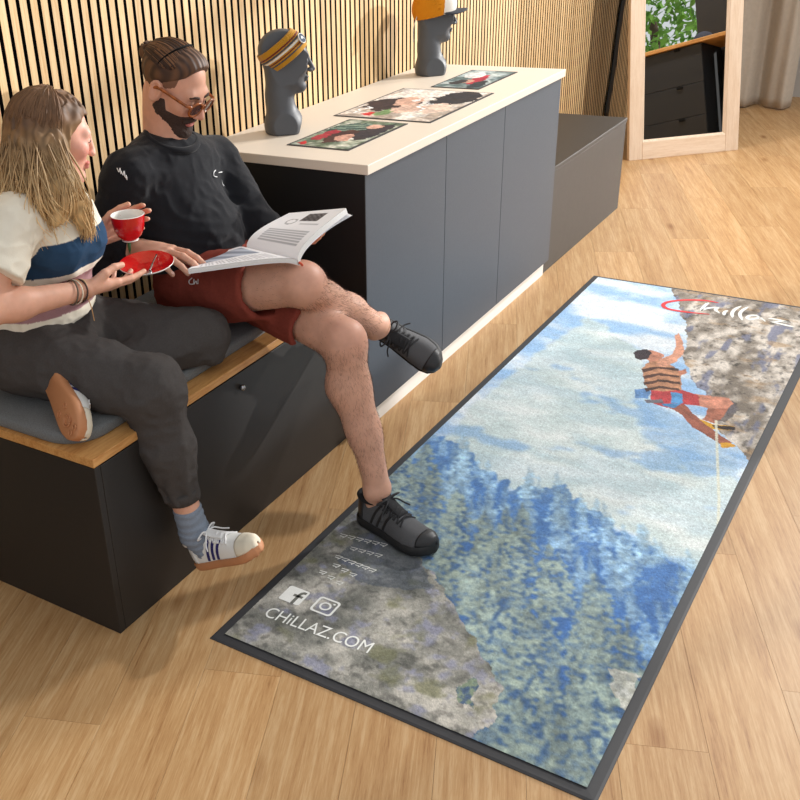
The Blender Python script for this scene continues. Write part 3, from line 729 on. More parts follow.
if me.polygons[0].normal.z < 0: me.flip_normals()
M_RUBBER = simple('dark_rubber', lin(58, 58, 60), 0.6, var=0.05, vscale=80, spec=0.35)
def frame_ring():
    V = []; F = []
    prof = [(0.0, 0.0), (0.0005, 0.0018), (0.006, 0.0036), (BW-0.003, 0.0042), (BW+0.001, 0.0042), (BW+0.001, 0.0)]
    for ins, z in prof:
        for uu, vv in ((ins, ins), (ML_-ins, ins), (ML_-ins, MWD-ins), (ins, MWD-ins)): V.append(tuple(mat_w([[uu, vv]], z)[0]))
    for j in range(len(prof)-1):
        for i in range(4): F.append((j*4+i, j*4+(i+1) % 4, j*4+4+(i+1) % 4, j*4+4+i))
    return V, F
link('rubber_border', mesh_np('rubber_border', *frame_ring()), M_RUBBER, matroot)
V, F = prism([tuple(mat_w([q])[0][:2]) for q in ((BW, BW), (ML_-BW, BW), (ML_-BW, MWD-BW), (BW, MWD-BW))], 0.0003, ZC-0.002)
link('backing', mesh_np('backing', V, F), M_RUBBER, matroot)
# lettering woven into the mat (flat print)
M_PRINTW = simple('white_print', lin(236, 236, 230), 0.9, var=0.06, vscale=300); M_PRINTR = simple('red_print', lin(214, 62, 66), 0.9, var=0.06, vscale=300); M_PRINTD = simple('stone_print', lin(112, 112, 104), 0.9)
ZP = ZC+0.0011
def text_mesh(txt, name):
    cu = bpy.data.curves.new(name, 'FONT'); cu.body = txt; cu.resolution_u = 4; o = bpy.data.objects.new(name, cu); COL.objects.link(o)
    dg = bpy.context.evaluated_depsgraph_get(); me_ = bpy.data.meshes.new_from_object(o.evaluated_get(dg)); bpy.data.objects.remove(o); bpy.data.curves.remove(cu); return me_
def lay_text(txt, name, p_lo, p_hi, height, mat, bold=0.0, italic=0.0, z=ZP):
    """text on the mat between two mat points along its baseline"""
    me_ = text_mesh(txt, name); co = np.array([v.co for v in me_.vertices]); w = co[:, 0].max()-co[:, 0].min(); h_ = co[:, 1].max()
    a_, b_ = A3(p_lo), A3(p_hi); L = np.linalg.norm(b_-a_); d_ = (b_-a_)/L; n_ = np.array([d_[1], -d_[0]])*(-1 if False else 1)
    if n_[0] < 0: n_ = -n_
    x = (co[:, 0]-co[:, 0].min())/w*L; y = co[:, 1]/h_*height
    uv = a_+x[:, None]*d_+y[:, None]*n_+(y*italic)[:, None]*d_
    P = mat_w(uv, z)
    for v, p in zip(me_.vertices, P): v.co = p
    me_.update()
    if sum(p.normal.z*p.area for p in me_.polygons) < 0: me_.flip_normals()
    return link(name, me_, mat, matroot)
tm = to_mat([(263, 616), (367.5, 653.5)])
lay_text('CHiLLAZ.COM', 'web_address_print', tm[0], tm[1], 0.040, M_PRINTW)
def flat_poly(name, polys, mat, z=ZP):
    V = []; F = []
    for pl in polys:
        o_ = len(V); V += [tuple(q) for q in mat_w(pl, z)]; F.append(tuple(range(o_, o_+len(pl))))
    me_ = mesh_np(name, V, F)
    if me_.polygons[0].normal.z < 0: me_.flip_normals()
    return link(name, me_, mat, matroot)
def rr(c, h_, r, n=6):
    return [(c[0]+p[0], c[1]+p[1]) for p in round_rect(-h_, -h_, h_, h_, r, n)]
c1_ = to_mat([(279.5, 599), (290, 586), (309.5, 592.5), (299, 605.6)]).mean(0); c2_ = to_mat([(311, 609), (320, 597), (339.5, 604), (331, 617)]).mean(0)
flat_poly('share_icon', [rr(c1_, 0.031, 0.007)], M_PRINTW)
def ring(c, ro, ri, sq, r, n=24):
    if sq: O = rr(c, ro, r); I = rr(c, ri, r*0.7)
    else:
        O = [(c[0]+ro*math.cos(6.2832*i/n), c[1]+ro*math.sin(6.2832*i/n)) for i in range(n)]; I = [(c[0]+ri*math.cos(6.2832*i/n), c[1]+ri*math.sin(6.2832*i/n)) for i in range(n)]
    return [[O[i], O[(i+1) % len(O)], I[(i+1) % len(I)], I[i]] for i in range(len(O))]
flat_poly('letter_f', [[(c1_[0]-0.031, c1_[1]+0.006), (c1_[0]+0.006, c1_[1]+0.006), (c1_[0]+0.017, c1_[1]+0.009), (c1_[0]+0.024, c1_[1]+0.016), (c1_[0]+0.024, c1_[1]+0.025), (c1_[0]+0.016, c1_[1]+0.025), (c1_[0]+0.014, c1_[1]+0.018), (c1_[0]+0.006, c1_[1]+0.015), (c1_[0]-0.031, c1_[1]+0.015)], [(c1_[0]-0.003, c1_[1]-0.003), (c1_[0]+0.006, c1_[1]-0.003), (c1_[0]+0.006, c1_[1]+0.024), (c1_[0]-0.003, c1_[1]+0.024)]], M_PRINTD, ZP+0.0003)
flat_poly('camera_icon', ring(c2_, 0.031, 0.025, True, 0.010)+ring(c2_, 0.016, 0.0105, False, 0)+[[(c2_[0]+0.017+0.0035*math.cos(a), c2_[1]+0.017+0.0035*math.sin(a)) for a in np.linspace(0, 6.28, 9)[:-1]]], M_PRINTW)
def strokes(name, lines, width, mat, z=ZP):
    parts = []
    for L in lines:
        w = width
        if isinstance(L, tuple): L, w = L
        P = mat_w(to_mat(L), z); P = catmull(P, 6) if len(P) > 2 else P
        tp = np.clip(np.minimum(np.linspace(0.35, 4, len(P)), np.linspace(4, 0.35, len(P))), 0, 1)
        parts.append(ribbon(P, w, taper=tp))
    V, F = merge(parts); me_ = mesh_np(name, V, F)
    if sum(p.normal.z*p.area for p in me_.polygons) < 0: me_.flip_normals()
    return link(name, me_, mat, matroot)
zq = lambda pts: [(600+x/4, 260+y/4) for x, y in pts]; zr = lambda pts: [(720+x/10, 270+y/10) for x, y in pts]; zs = lambda pts: [(200+x*0.375, 480+y*0.375) for x, y in pts]
strokes('logo_initial', [(zq([(474, 172), (420, 163), (340, 161), (275, 168), (253, 181), (272, 196), (340, 208), (438, 218)]), 0.017)], 0.02, M_PRINTR)
strokes('logo_letters', [zq([(434, 172), (418, 184), (402, 205)]), zq([(404, 203), (430, 194), (470, 191), (462, 200), (478, 214)]), zr([(75, 405), (45, 425), (38, 455)]), (zr([(70, 378), (100, 374)]), 0.009), zr([(212, 362), (150, 395), (120, 435), (125, 478)]), zr([(283, 370), (225, 405), (198, 445), (222, 505)]),
                         zr([(400, 478), (355, 456), (300, 458), (270, 480), (300, 497), (360, 488), (400, 480), (455, 517)]), zr([(482, 486), (560, 495), (690, 524)]), zr([(690, 524), (600, 517), (505, 517)]), zr([(505, 517), (600, 540), (745, 574)])], 0.014, M_PRINTW)
ch = []
for (xa, ya), (xb, yb), n_ in (((385, 148), (492, 172), 6), ((412, 183), (478, 200), 4), ((372, 205), (462, 240), 6), ((366, 228), (410, 252), 3), ((330, 246), (374, 274), 3)):
    for i in range(n_):
        x_, y_ = xa+(xb-xa)*i/max(1, n_-1), ya+(yb-ya)*i/max(1, n_-1)
        ch.append(zs([(x_-10, y_-4), (x_+9, y_+1)])); ch.append(zs([(x_+9, y_+1), (x_-5, y_+7)])); ch.append(zs([(x_-12, y_+1), (x_-2, y_+4)]))
for c_ in ch: strokes('track_mark', [c_], 0.0070, M_PRINTW)

# ------------------------------------------------------------------ three small printed mats on the worktop
def counter_mat(x0, x1, y0, y1, seed, label):
    r = empty('counter_mat', ((x0+x1)/2, (y0+y1)/2, HC+0.0003)); tag(r, label, 'mat', 'printed counter mats on the cream worktop')
    V, F = prism([(x0, y0), (x1, y0), (x1, y1), (x0, y1)], HC+0.0003, HC+0.0022); link('backing', mesh_np('backing', V, F), M_RUBBER, r)
    b = 0.008; nx, ny = int((x1-x0)/0.004), int((y1-y0)/0.004)
    gx = np.linspace(x0+b, x1-b, nx); gy = np.linspace(y0+b, y1-b, ny); X, Y = np.meshgrid(gx, gy, indexing='ij')
    s = (X-x0)/(x1-x0); t = (Y-y0)/(y1-y0)           # s along the mat, t towards the wall
    def nn(sc, sd, o=3):
        P = np.stack([X*sc, Y*sc, np.zeros_like(X)], -1); return sum(0.6**k*vnoise(P*2**k, 1.0, sd+k) for k in range(o))/1.9
    s, t = s+0.045*nn(32, 31), t+0.07*nn(32, 41)
    col = PICS[seed](s, t, nn)*(1+0.28*nn(110, 51)+0.16*nn(45, 61))[..., None]; col = col*0.92+14*nn(24, 71)[..., None]*np.array((1.0, 0.6, 0.2))+8
    me_ = quads_np('print', np.stack([X, Y, np.full_like(X, HC+0.0027)], -1).reshape(-1, 3), np.stack([(I := np.arange(nx*ny).reshape(nx, ny))[:-1, :-1], I[1:, :-1], I[1:, 1:], I[:-1, 1:]], -1).reshape(-1, 4))
    set_col(me_, linA(np.clip(col.reshape(-1, 3), 0, 255))); link('print', me_, M_PIC, r)
M_PIC = simple('photo_print', (1, 1, 1), 0.75, attr=True, spec=0.25)
def ov(img, mask, c): m = np.clip(mask, 0, 1)[..., None]; return img*(1-m)+np.asarray(c, float)*m
def el(s, t, cs, ct, rs, rt, w=0.0): return ((((s-cs)/rs)**2+((t-ct)/rt)**2+w) < 1)*1.0
def pic_a(s, t, nn):
    a = mixc((96, 112, 88), (206, 206, 190), sm(nn(26, 1), -0.4, 0.4)); w = 0.35*nn(60, 2)
    a = ov(a, el(s, t, 0.62, 0.62, 0.26, 0.30, w), (60, 84, 76)); a = ov(a, (np.sin((s*0.9+t*0.3)*70) > 0.2)*el(s, t, 0.66, 0.62, 0.22, 0.28, w), (130, 150, 134))
    a = ov(a, el(s, t, 0.40, 0.52, 0.24, 0.20, w), (74, 44, 40)); a = ov(a, el(s, t, 0.36, 0.42, 0.13, 0.13), (214, 160, 138)); a = ov(a, el(s, t, 0.38, 0.30, 0.07, 0.03), (248, 236, 230))
    a = ov(a, el(s, t, 0.62, 0.22, 0.30, 0.18, w), (52, 46, 52)); a = ov(a, el(s, t, 0.80, 0.36, 0.08, 0.10), (222, 172, 150)); a = ov(a, el(s, t, 0.40, 0.78, 0.2, 0.10, w), (170, 48, 58)); a = ov(a, el(s, t, 0.09, 0.84, 0.06, 0.05), (206, 40, 44))
    return a
def pic_b(s, t, nn):
    a = mixc((176, 160, 146), (240, 232, 222), sm(nn(14, 4), -0.3, 0.3)); w = 0.3*nn(40, 5)
    a = ov(a, el(s, t, 0.72, 0.62, 0.30, 0.34, w), (236, 226, 216)); a = ov(a, el(s, t, 0.44, 0.70, 0.22, 0.26, w), (58, 44, 44)); a = ov(a, el(s, t, 0.56, 0.62, 0.14, 0.13), (216, 172, 150)); a = ov(a, el(s, t, 0.60, 0.56, 0.05, 0.03), (246, 236, 232))
    a = ov(a, el(s, t, 0.34, 0.46, 0.14, 0.16, w), (222, 186, 166)); a = ov(a, el(s, t, 0.74, 0.24, 0.26, 0.20, w), (44, 42, 46)); a = ov(a, el(s, t, 0.40, 0.22, 0.18, 0.12, w), (226, 198, 180))
    a = ov(a, el(s, t, 0.18, 0.62, 0.10, 0.07, w), (120, 150, 96)); a = ov(a, el(s, t, 0.12, 0.72, 0.05, 0.06), (206, 46, 48))
    ln_ = np.abs(t-(0.36+0.05*np.sin(s*34))) < 0.014; a = ov(a, ln_*((s > 0.28) & (s < 0.62)), (252, 250, 248)); a = ov(a, (np.abs(t-(0.86+0.02*np.sin(s*60))) < 0.018)*((s > 0.1) & (s < 0.34)), (250, 248, 246))
    return a
def pic_c(s, t, nn):
    a = mixc((84, 104, 104), (198, 208, 206), sm(nn(18, 7), -0.4, 0.35)); w = 0.35*nn(50, 8)
    a = ov(a, el(s, t, 0.46, 0.42, 0.26, 0.14, w), (178, 44, 62)); a = ov(a, el(s, t, 0.34, 0.56, 0.10, 0.12), (206, 158, 136)); a = ov(a, el(s, t, 0.30, 0.68, 0.14, 0.12, w), (52, 48, 50)); a = ov(a, el(s, t, 0.70, 0.66, 0.18, 0.2, w), (226, 226, 222)); a = ov(a, el(s, t, 0.22, 0.22, 0.2, 0.14, w), (44, 52, 56))
    return a
PICS = {1: pic_a, 2: pic_b, 3: pic_c}
sq = 1.12/1.06
counter_mat(1.238*sq, 1.618*sq, 0.070*sq, 0.285*sq, 1, 'small counter mat nearest the mustard headband, smiling face print')
counter_mat(1.652*sq, 2.165*sq, 0.008*sq, 0.366*sq, 2, 'largest counter mat in the middle of the worktop')
counter_mat(2.217*sq, 2.592*sq, 0.088*sq, 0.280*sq, 3, 'small counter mat nearest the capped mannequin, with red patch')

# ------------------------------------------------------------------ anatomy helpers
class Fr:
    """a local frame: x forward, y left, z up"""
    def __init__(s, o, fwd, up=(0, 0, 1), sc=1.0): s.o = A3(o); s.R = frame3(fwd, up); s.s = sc
    def p(s, x, y, z): return s.o+s.R@(np.array([x, y, z])*s.s)
    def d(s, x, y, z): return s.R@np.array([x, y, z], float)
    def loc(s, V): return ((V-s.o)@s.R)/s.s
def head_prims(H, ear=True, eyes=True, male=True):
    s = H.s; E = lambda c, r, k=0.02, op='u': ell(H.p(*c), A3(r)*s, H.R, k*s, op); C = lambda a, b, r1, r2, k=0.02: rcone(H.p(*a), H.p(*b), r1*s, r2*s, k*s)
    P = [E((-0.014, 0, 0.045), (0.098, 0.076, 0.082)), E((0.026, 0, -0.022), (0.066, 0.060, 0.088), 0.03)]
    for g in (-1, 1):
        P += [C((0.0, g*0.046, -0.050), (0.060, g*0.014, -0.098), 0.022, 0.019 if male else 0.015, 0.03), E((0.062, g*0.040, -0.012), (0.026, 0.022, 0.022), 0.025)]
    P += [E((0.068, 0, -0.098), (0.022, 0.024 if male else 0.018, 0.018), 0.02), C((0.080, -0.034, 0.028), (0.080, 0.034, 0.028), 0.014, 0.014, 0.02)]
    for g in (-1, 1): P.append(E((0.100, g*0.031, 0.009), (0.014, 0.018, 0.010), 0.014, 's'))
    for g in (-1, 1): P.append(E((0.080, g*0.031, 0.008), (0.0135, 0.016, 0.0125), 0.004))
    P += [C((0.094, 0, 0.016), (0.1165 if male else 0.1085, 0, -0.026), 0.0075, 0.0105 if male else 0.0085, 0.012)]
    for g in (-1, 1): P.append(E((0.104, g*0.0115, -0.030), (0.011, 0.0075, 0.008), 0.006))
    P += [E((0.092, 0, -0.0570), (0.0095, 0.021, 0.0058), 0.006), E((0.0905, 0, -0.0680), (0.0095, 0.018, 0.0068), 0.005), E((0.102, 0, -0.0625), (0.010 if male else 0.003, 0.022, 0.0006), 0.002, 's')]
    if ear:
        for g in (-1, 1):
            e = np.stack([H.R@np.array([0.94, -g*0.34, 0.0]), H.R@np.array([0.34, g*0.94, 0.0]), H.R[:, 2]], 1)
            for k_ in range(9):
                a0, a1 = math.radians(-60+30*k_), math.radians(-30+30*k_); q_ = lambda a_: H.o+s*(H.R@np.array([-0.012, g*0.084, 0.002]))+s*(e[:, 0]*(-0.0)+e[:, 0]*0.0165*math.cos(a_+math.pi/2)*-1.0+e[:, 2]*0.029*math.sin(a_+math.pi/2))
                P.append(rcone(q_(a0), q_(a1), 0.0042*s, 0.0042*s, 0.003*s))
            P += [ell(H.p(-0.012, g*0.080, 0.0), A3((0.019, 0.0080, 0.031))*s, e, 0.006*s), ell(H.p(-0.010, g*0.0885, 0.006), A3((0.011, 0.0065, 0.019))*s, e, 0.003*s, 's')]
    return P
def hand_prims(w, d, n, th, curls, spread=0.10, thumb=((0.6, 0.75, 0.2), (0.85, 0.4, 0.3), (0.9, 0.15, 0.4)), sc=1.0, wr=0.026):
    """w wrist, d along the fingers, n out of the palm, th towards the thumb"""
    w, d = A3(w), A3(d)/np.linalg.norm(d); n = A3(n); n = n-d*(n@d); n /= np.linalg.norm(n); t = A3(th); t = t-d*(t@d)-n*(t@n); t /= np.linalg.norm(t)
    P = []; tips = []
    lat = (0.029, 0.0095, -0.0095, -0.0275); ml = (0.090, 0.094, 0.088, 0.079)
    L3 = ((0.043, 0.027, 0.021), (0.047, 0.030, 0.022), (0.043, 0.028, 0.022), (0.034, 0.021, 0.019)); r0 = (0.0095, 0.0098, 0.0092, 0.0082)
    for i in range(4):
        kn = w+(d*ml[i]+t*lat[i]-n*0.003*(1 if i in (1, 2) else 0))*sc
        P.append(rcone(w+(t*lat[i]*0.55+d*0.004)*sc, kn, 0.0165*sc, 0.0118*sc, 0.012*sc))
        a = spread*(1.5-i); dd = d*math.cos(a)+t*math.sin(a); q = kn; ang = 0.0
        for j in range(3):
            ang += curls[i][j]; v = dd*math.cos(ang)+n*math.sin(ang); q2 = q+v*L3[i][j]*sc
            P.append(rcone(q, q2, (r0[i]-0.0009*j)*sc, (r0[i]-0.0009*(j+1))*sc, 0.0025*sc)); q = q2
        tips.append((q, v))
    q = w+(d*0.018+t*0.022+n*0.006)*sc; P.append(rcone(w+(d*0.012+n*0.004)*sc, w+(d*0.055+t*0.018+n*0.006)*sc, 0.018*sc, 0.015*sc, 0.015*sc))
    for j, (L, ra, rb) in enumerate(((0.044, 0.0155, 0.0125), (0.033, 0.0118, 0.0102), (0.027, 0.0102, 0.0082))):
        v = d*thumb[j][0]+t*thumb[j][1]+n*thumb[j][2]; v /= np.linalg.norm(v); q2 = q+v*L*sc; P.append(rcone(q, q2, ra*sc, rb*sc, 0.008*sc if j == 0 else 0.003*sc)); q = q2
    tips.append((q, v))
    return P, tips
def body_mesh(name, groups, mat, parent, color=None):
    """groups of (prims, voxel): polygonised at their own fineness and joined into ONE mesh"""
    VV_ = []; QQ = []; o = 0
    for prims, h, it in groups:
        V, Q = sdf_mesh(name, prims, h); V = relax(V, Q, it); VV_.append(V); QQ.append(Q+o); o += len(V)
    V = np.concatenate(VV_); me_ = quads_np(name, V, np.concatenate(QQ))
    if color is not None: set_col(me_, color(V))
    return link(name, me_, mat, parent, smooth=True)
def wrinkle(amp, sc, seed, axis=None, ratio=0.3):
    s_ = np.array([sc]*3, float)
    if axis is not None: s_[axis] *= ratio
    def f(P):
        a = vnoise(P, s_, seed); b = vnoise(P, s_*2.1, seed+5)
        return amp*(1-2*np.abs(a)**0.8)*0.7+amp*0.35*b
    return f
def tri_strip(name, parts, mat, parent, smooth=True, label=None):
    V, F = merge(parts); o = link(name, mesh_np(name, V, F), mat, parent, smooth=smooth)
    if label: o['label'] = label
    return o
def ring_pts(c, n, r, m=36, ax=None, ratio=1.0):
    n = A3(n)/np.linalg.norm(n); a = np.cross(n, (0, 0, 1.0) if abs(n[2]) < 0.9 else (1.0, 0, 0)) if ax is None else A3(ax); a = a-n*(a@n); a /= np.linalg.norm(a); b = np.cross(n, a)
    return np.array([A3(c)+r*(math.cos(t)*a+ratio*math.sin(t)*b) for t in np.linspace(0, 2*math.pi, m+1)])
def torus(c, n, r, tr, ax=None, ratio=1.0, m=36, k=8): return tube(ring_pts(c, n, r, m, ax, ratio), tr, k)

# ------------------------------------------------------------------ shoes
def shoe(person, name, heel, fwd, up, L, st, side, label):
    """heel = ground point at the back of the sole; side = +1 when the outer flank is to the left"""
    F_ = Fr(heel, fwd, up); k = L/0.28
    S_ = [0, 0.03, 0.10, 0.25, 0.42, 0.58, 0.70, 0.82, 0.91, 0.97, 1.0]
    W_ = [0.006, 0.021, 0.031, 0.034, 0.035, 0.041, 0.045, 0.044, 0.036, 0.021, 0.003]
    Hh = [0.062, 0.074, 0.078, 0.080, 0.078, 0.066, 0.054, 0.045, 0.038, 0.028, 0.012]
    Bd = [0, 0, 0, 0, -0.001, -0.003, -0.004, -0.002, 0.001, 0.003, 0.003]      # slight inward bend
    w = lambda s: np.interp(s, S_, W_)*k; h = lambda s: np.interp(s, S_, Hh)*k; bd = lambda s: np.interp(s, S_, Bd)*k*side
    spring = lambda s: 0.012*k*max(0, (s-0.72)/0.28)**2
    ST = st['sole']*k
    def surf(s, th, off=0.0):
        c, z = math.cos(th), math.sin(th); ww = w(s)+off; hh = h(s)+off
        return F_.p(s*L*0.985+0.004+ (off if s > 0.97 else (-off if s < 0.03 else 0)), bd(s)+ww*math.copysign(abs(c)**0.75, c), ST+spring(s)+hh*abs(z)**0.85)
    def patch(s0, s1, t0, t1, off, ns=10, ntt=10, slant=0.0, thick=0.0012):
        V = []; F = []
        for q in (off, off-thick):
            for i in range(ns+1):
                for j in range(ntt+1):
                    t = j/ntt; s = s0+(s1-s0)*i/ns+slant*t; V.append(surf(min(max(s, 0), 1), t0+(t1-t0)*t, q))
        Wd = ntt+1; N = Wd*(ns+1)
        for i in range(ns):
            for j in range(ntt):
                a = i*Wd+j; F.append((a, a+1, a+Wd+1, a+Wd)); F.append((N+a, N+a+Wd, N+a+Wd+1, N+a+1))
        for i in range(ns): a = i*Wd; F += [(a, a+Wd, N+a+Wd, N+a), (a+ntt, N+a+ntt, N+a+Wd+ntt, a+Wd+ntt)]
        for j in range(ntt): F += [(j, N+j, N+j+1, j+1), (ns*Wd+j, ns*Wd+j+1, N+ns*Wd+j+1, N+ns*Wd+j)]
        return V, F
    ns, nt_ = 44, 24; V = []; F = []
    for i in range(ns+1):
        s = 0.5-0.5*math.cos(math.pi*i/ns)
        for j in range(nt_+1): V.append(surf(s, math.pi*j/nt_))
    for i in range(ns):
        for j in range(nt_): a = i*(nt_+1)+j; F.append((a, a+nt_+1, a+nt_+2, a+1))
    up_ = link(name, mesh_np(name, V, F), st['upper'], person, smooth=True); up_['label'] = label
    # sole with rounded edge
    V = []; F = []; m = 72
    rows = ((0.90, 0.0), (1.02, 0.004*k), (1.09, 0.010*k), (1.08, ST+0.006*k), (1.0, ST+0.009*k))
    outl = []
    for i in range(m):
        a = i/m
        s = (1-math.cos(2*math.pi*a))/2; sg = 1 if a < 0.5 else -1; outl.append((s, sg))
    for wr_, z in rows:
        for s, sg in outl:
            ee = 0.5*(wr_-1)*0.07*L*(2*s-1); V.append(F_.p(s*L+ee, bd(s)+sg*(w(s)+0.001)*wr_, z+spring(s)))
    for j in range(len(rows)-1):
        for i in range(m): F.append((j*m+i, j*m+(i+1) % m, (j+1)*m+(i+1) % m, (j+1)*m+i))
    F.append(tuple(range(m-1, -1, -1)))
    so = link('sole', mesh_np('sole', V, F), st['solemat'], up_, smooth=True)
    if st.get('studs'):
        parts = []
        for (s, y, r) in ((0.80, 0.0, 0.017), (0.80, 0.0, 0.010), (0.66, 0.018, 0.008), (0.66, -0.018, 0.008), (0.92, 0.012, 0.007), (0.92, -0.012, 0.007), (0.12, 0.0, 0.014), (0.12, 0.0, 0.007), (0.22, 0.014, 0.006), (0.22, -0.014, 0.006)):
            parts.append(torus(F_.p(s*L, y*k, spring(s)-0.0003), F_.d(0, 0, 1), r*k, 0.0024*k, k=5, m=20))
        tri_strip('tread', parts, st['solemat'], up_)['kind'] = 'stuff'
    ft = st.get('toe')
    if ft is not None:
        V, F = patch(0.76 if st['kind'] == 'retro' else 0.86, 1.0, 0.16, math.pi-0.16, 0.0016, 10, 20); link('toe_cap', mesh_np('toe_cap', V, F), ft, up_, smooth=True)
    V, F = patch(0.0, 0.13, 0.0, math.pi, 0.0014, 6, 18); link('heel_counter', mesh_np('heel_counter', V, F), st['heel'], up_, smooth=True)
    for g in (0, 1):
        for i in range(st['nstripe']):
            s0 = st['s0']+i*st['ds']; t0, t1 = (0.10, 1.15) if g == 0 else (math.pi-0.10, math.pi-1.15)
            V, F = patch(s0, s0+st['sw'], t0, t1, 0.0018, 2, 8, slant=st['slant']); link('stripe', mesh_np('stripe', V, F), st['stripe'], up_)
    # collar, tongue, laces
    cz = ST+h(0.16); cc = F_.p(0.165*L, bd(0.16), cz-0.004*k); cn = F_.d(0.06, 0, 1)
    V, F = torus(cc, cn, 0.038*k, 0.0078*k, F_.d(1, 0, 0), 0.80, 36, 8); link('collar', mesh_np('collar', V, F), st['collar'], up_, smooth=True)
    P = np.array([F_.p(0.60*L, bd(.5), ST+h(0.60)+0.001), F_.p(0.47*L, bd(.4), ST+h(0.47)+0.005*k), F_.p(0.36*L, 0, ST+h(0.36)+0.018*k), F_.p(0.30*L, 0, ST+h(0.3)+0.040*k)])
    V, F = tube(catmull(P, 6), 0.019*k, 10, flat=(F_.d(0.5, 0, 0.86), 0.25)); link('tongue', mesh_np('tongue', V, F), st['tongue'], up_, smooth=True)
    parts = []
    for i in range(5):
        s = 0.40+0.055*i; z_ = 0.006*k*(1 if i < 3 else 0.7)
        for cr in (-1, 1):
            pts = [surf(s-0.012*cr, 0.90, 0.002), F_.p((s+0.008)*L, bd(s), ST+spring(s)+h(s)+z_+0.002*cr), surf(s+0.034*1, math.pi-0.90, 0.002)] if cr > 0 else [surf(s+0.034, 0.90, 0.002), F_.p((s+0.014)*L, bd(s), ST+spring(s)+h(s)+z_), surf(s-0.012, math.pi-0.90, 0.002)]
            parts.append(tube(catmull(pts, 6), 0.0026*k, 6))
    b0 = F_.p(0.385*L, 0, ST+h(0.385)+0.010*k)
    for g in (-1, 1):
        lp = [b0, b0+F_.d(0.010, g*0.022, 0.012)*k, b0+F_.d(0.002, g*0.044, 0.004)*k, b0+F_.d(-0.010, g*0.030, -0.004)*k, b0]
        parts.append(tube(catmull(lp, 7), 0.0026*k, 6))
        parts.append(tube(catmull([b0, b0+F_.d(0.016, g*0.020, 0.002)*k, b0+F_.d(0.020, g*0.045, -0.020)*k, b0+F_.d(0.030, g*0.060, -0.032)*k], 6), 0.0024*k, 6))
    tri_strip('laces', parts, st['lace'], up_)
    return up_, F_

# ------------------------------------------------------------------ display heads
M_MANNEQ = simple('charcoal_mannequin', lin(86, 88, 92), 0.48, var=0.03, vscale=40, bump=(500, 0.08), spec=0.45)
def display_head(base, fwd, label, kind):
    r = empty('display_head', base); tag(r, label, 'mannequin head', 'charcoal display heads on the worktop')
    B = Fr(base, fwd); H = Fr(B.p(0.012, 0, 0.226), np.array(B.d(0.995, 0, -0.08)), sc=0.80)
    P = head_prims(H, ear=True)
    P += [rcone(H.p(-0.030, 0, -0.02), B.p(-0.012, 0, 0.10), 0.045, 0.040, 0.02), rcone(B.p(-0.012, 0, 0.115), B.p(-0.004, 0, 0.05), 0.040, 0.050, 0.03)]
    base_p = [ell(B.p(0.0, 0, 0.020), (0.066, 0.074, 0.060), B.R, 0.012)]
    V, Q = sdf_mesh('head', base_p+P, 0.0026, None, [half(base, (0, 0, -1)), half(B.p(0, -0.058, 0.04), -B.d(0, 1, -0.12)), half(B.p(0, 0.058, 0.04), B.d(0, 1, 0.12)), half(B.p(0.058, 0, 0.04), B.d(1, 0, -0.35)*1.0)])
    V = relax(V, Q, 1); link('head', quads_np('head', V, Q), M_MANNEQ, r, smooth=True)
    return r, H, B
h1p = pz(281, 130, HC); h2p = pz(427, 73, HC)
r1, H1, B1 = display_head((h1p[0]-0.02, min(h1p[1]-0.028, 0.485), HC+0.0005), (0.62, -0.78, 0), 'charcoal display head wearing the mustard striped headband', 'band')
r2, H2, B2 = display_head((h2p[0]-0.02, min(h2p[1]-0.028, 0.475), HC+0.0005), (0.70, -0.71, 0), 'charcoal display head wearing the orange and white cap', 'cap')
# headband: knitted ring, stripes follow it
bandup = H1.d(-0.64, 0.0, 0.77)
BANDC = H1.p(-0.006, 0, 0.050)
def band_color(V):
    t = (V-BANDC)@bandup/0.0365
    C_ = np.tile(np.array(lin(190, 136, 34)), (len(V), 1))
    for a, b, c in ((0.36, 0.50, lin(104, 30, 36)), (0.12, 0.28, lin(64, 72, 84)), (-0.10, 0.08, lin(232, 226, 214)), (-0.34, -0.22, lin(104, 30, 36)), (-0.60, -0.46, lin(64, 72, 84))): C_[(t > a) & (t < b)] = c
    return C_
M_KNIT = simple('knit', (1, 1, 1), 0.95, attr=True, bump=(650, 0.5), spec=0.1, sheen=0.3)
hb_p = [ell(H1.p(-0.014, 0, 0.045), A3((0.105, 0.083, 0.089))*H1.s, H1.R), ell(H1.p(0.026, 0, -0.010), A3((0.075, 0.068, 0.09))*H1.s, H1.R, 0.02), ell(H1.p(-0.014, 0, 0.045), A3((0.1015, 0.0795, 0.0855))*H1.s, H1.R, 0.001, 's'), ell(H1.p(0.026, 0, -0.010), A3((0.0715, 0.0645, 0.0865))*H1.s, H1.R, 0.001, 's')]
hb = solid('headband', hb_p, 0.0022, M_KNIT, None, clips=[half(BANDC+bandup*0.0365, bandup), half(BANDC-bandup*0.0365, -bandup)], color=band_color)
tag(hb, 'mustard knitted headband with dark red, grey and white stripes', 'headband')
fpt = H1.p(0.088, -0.012, 0.088)
def disc(c, n, r, th, m=28):
    n = A3(n)/np.linalg.norm(n); R_ = ring_pts(c, n, r, m)[:-1]; V = [tuple(p) for p in R_]+[tuple(p+n*th) for p in R_]; F = [tuple(range(m-1, -1, -1)), tuple(range(m, 2*m))]+[(i, (i+1) % m, m+(i+1) % m, m+i) for i in range(m)]
    return V, F
M_NAVYP = simple('navy_patch', lin(52, 66, 88), 0.8); M_WHITEP = simple('white_patch', lin(226, 226, 222), 0.8)
bn = H1.d(0.66, -0.52, 0.55); bc = H1.p(0.0600, -0.046, 0.096)
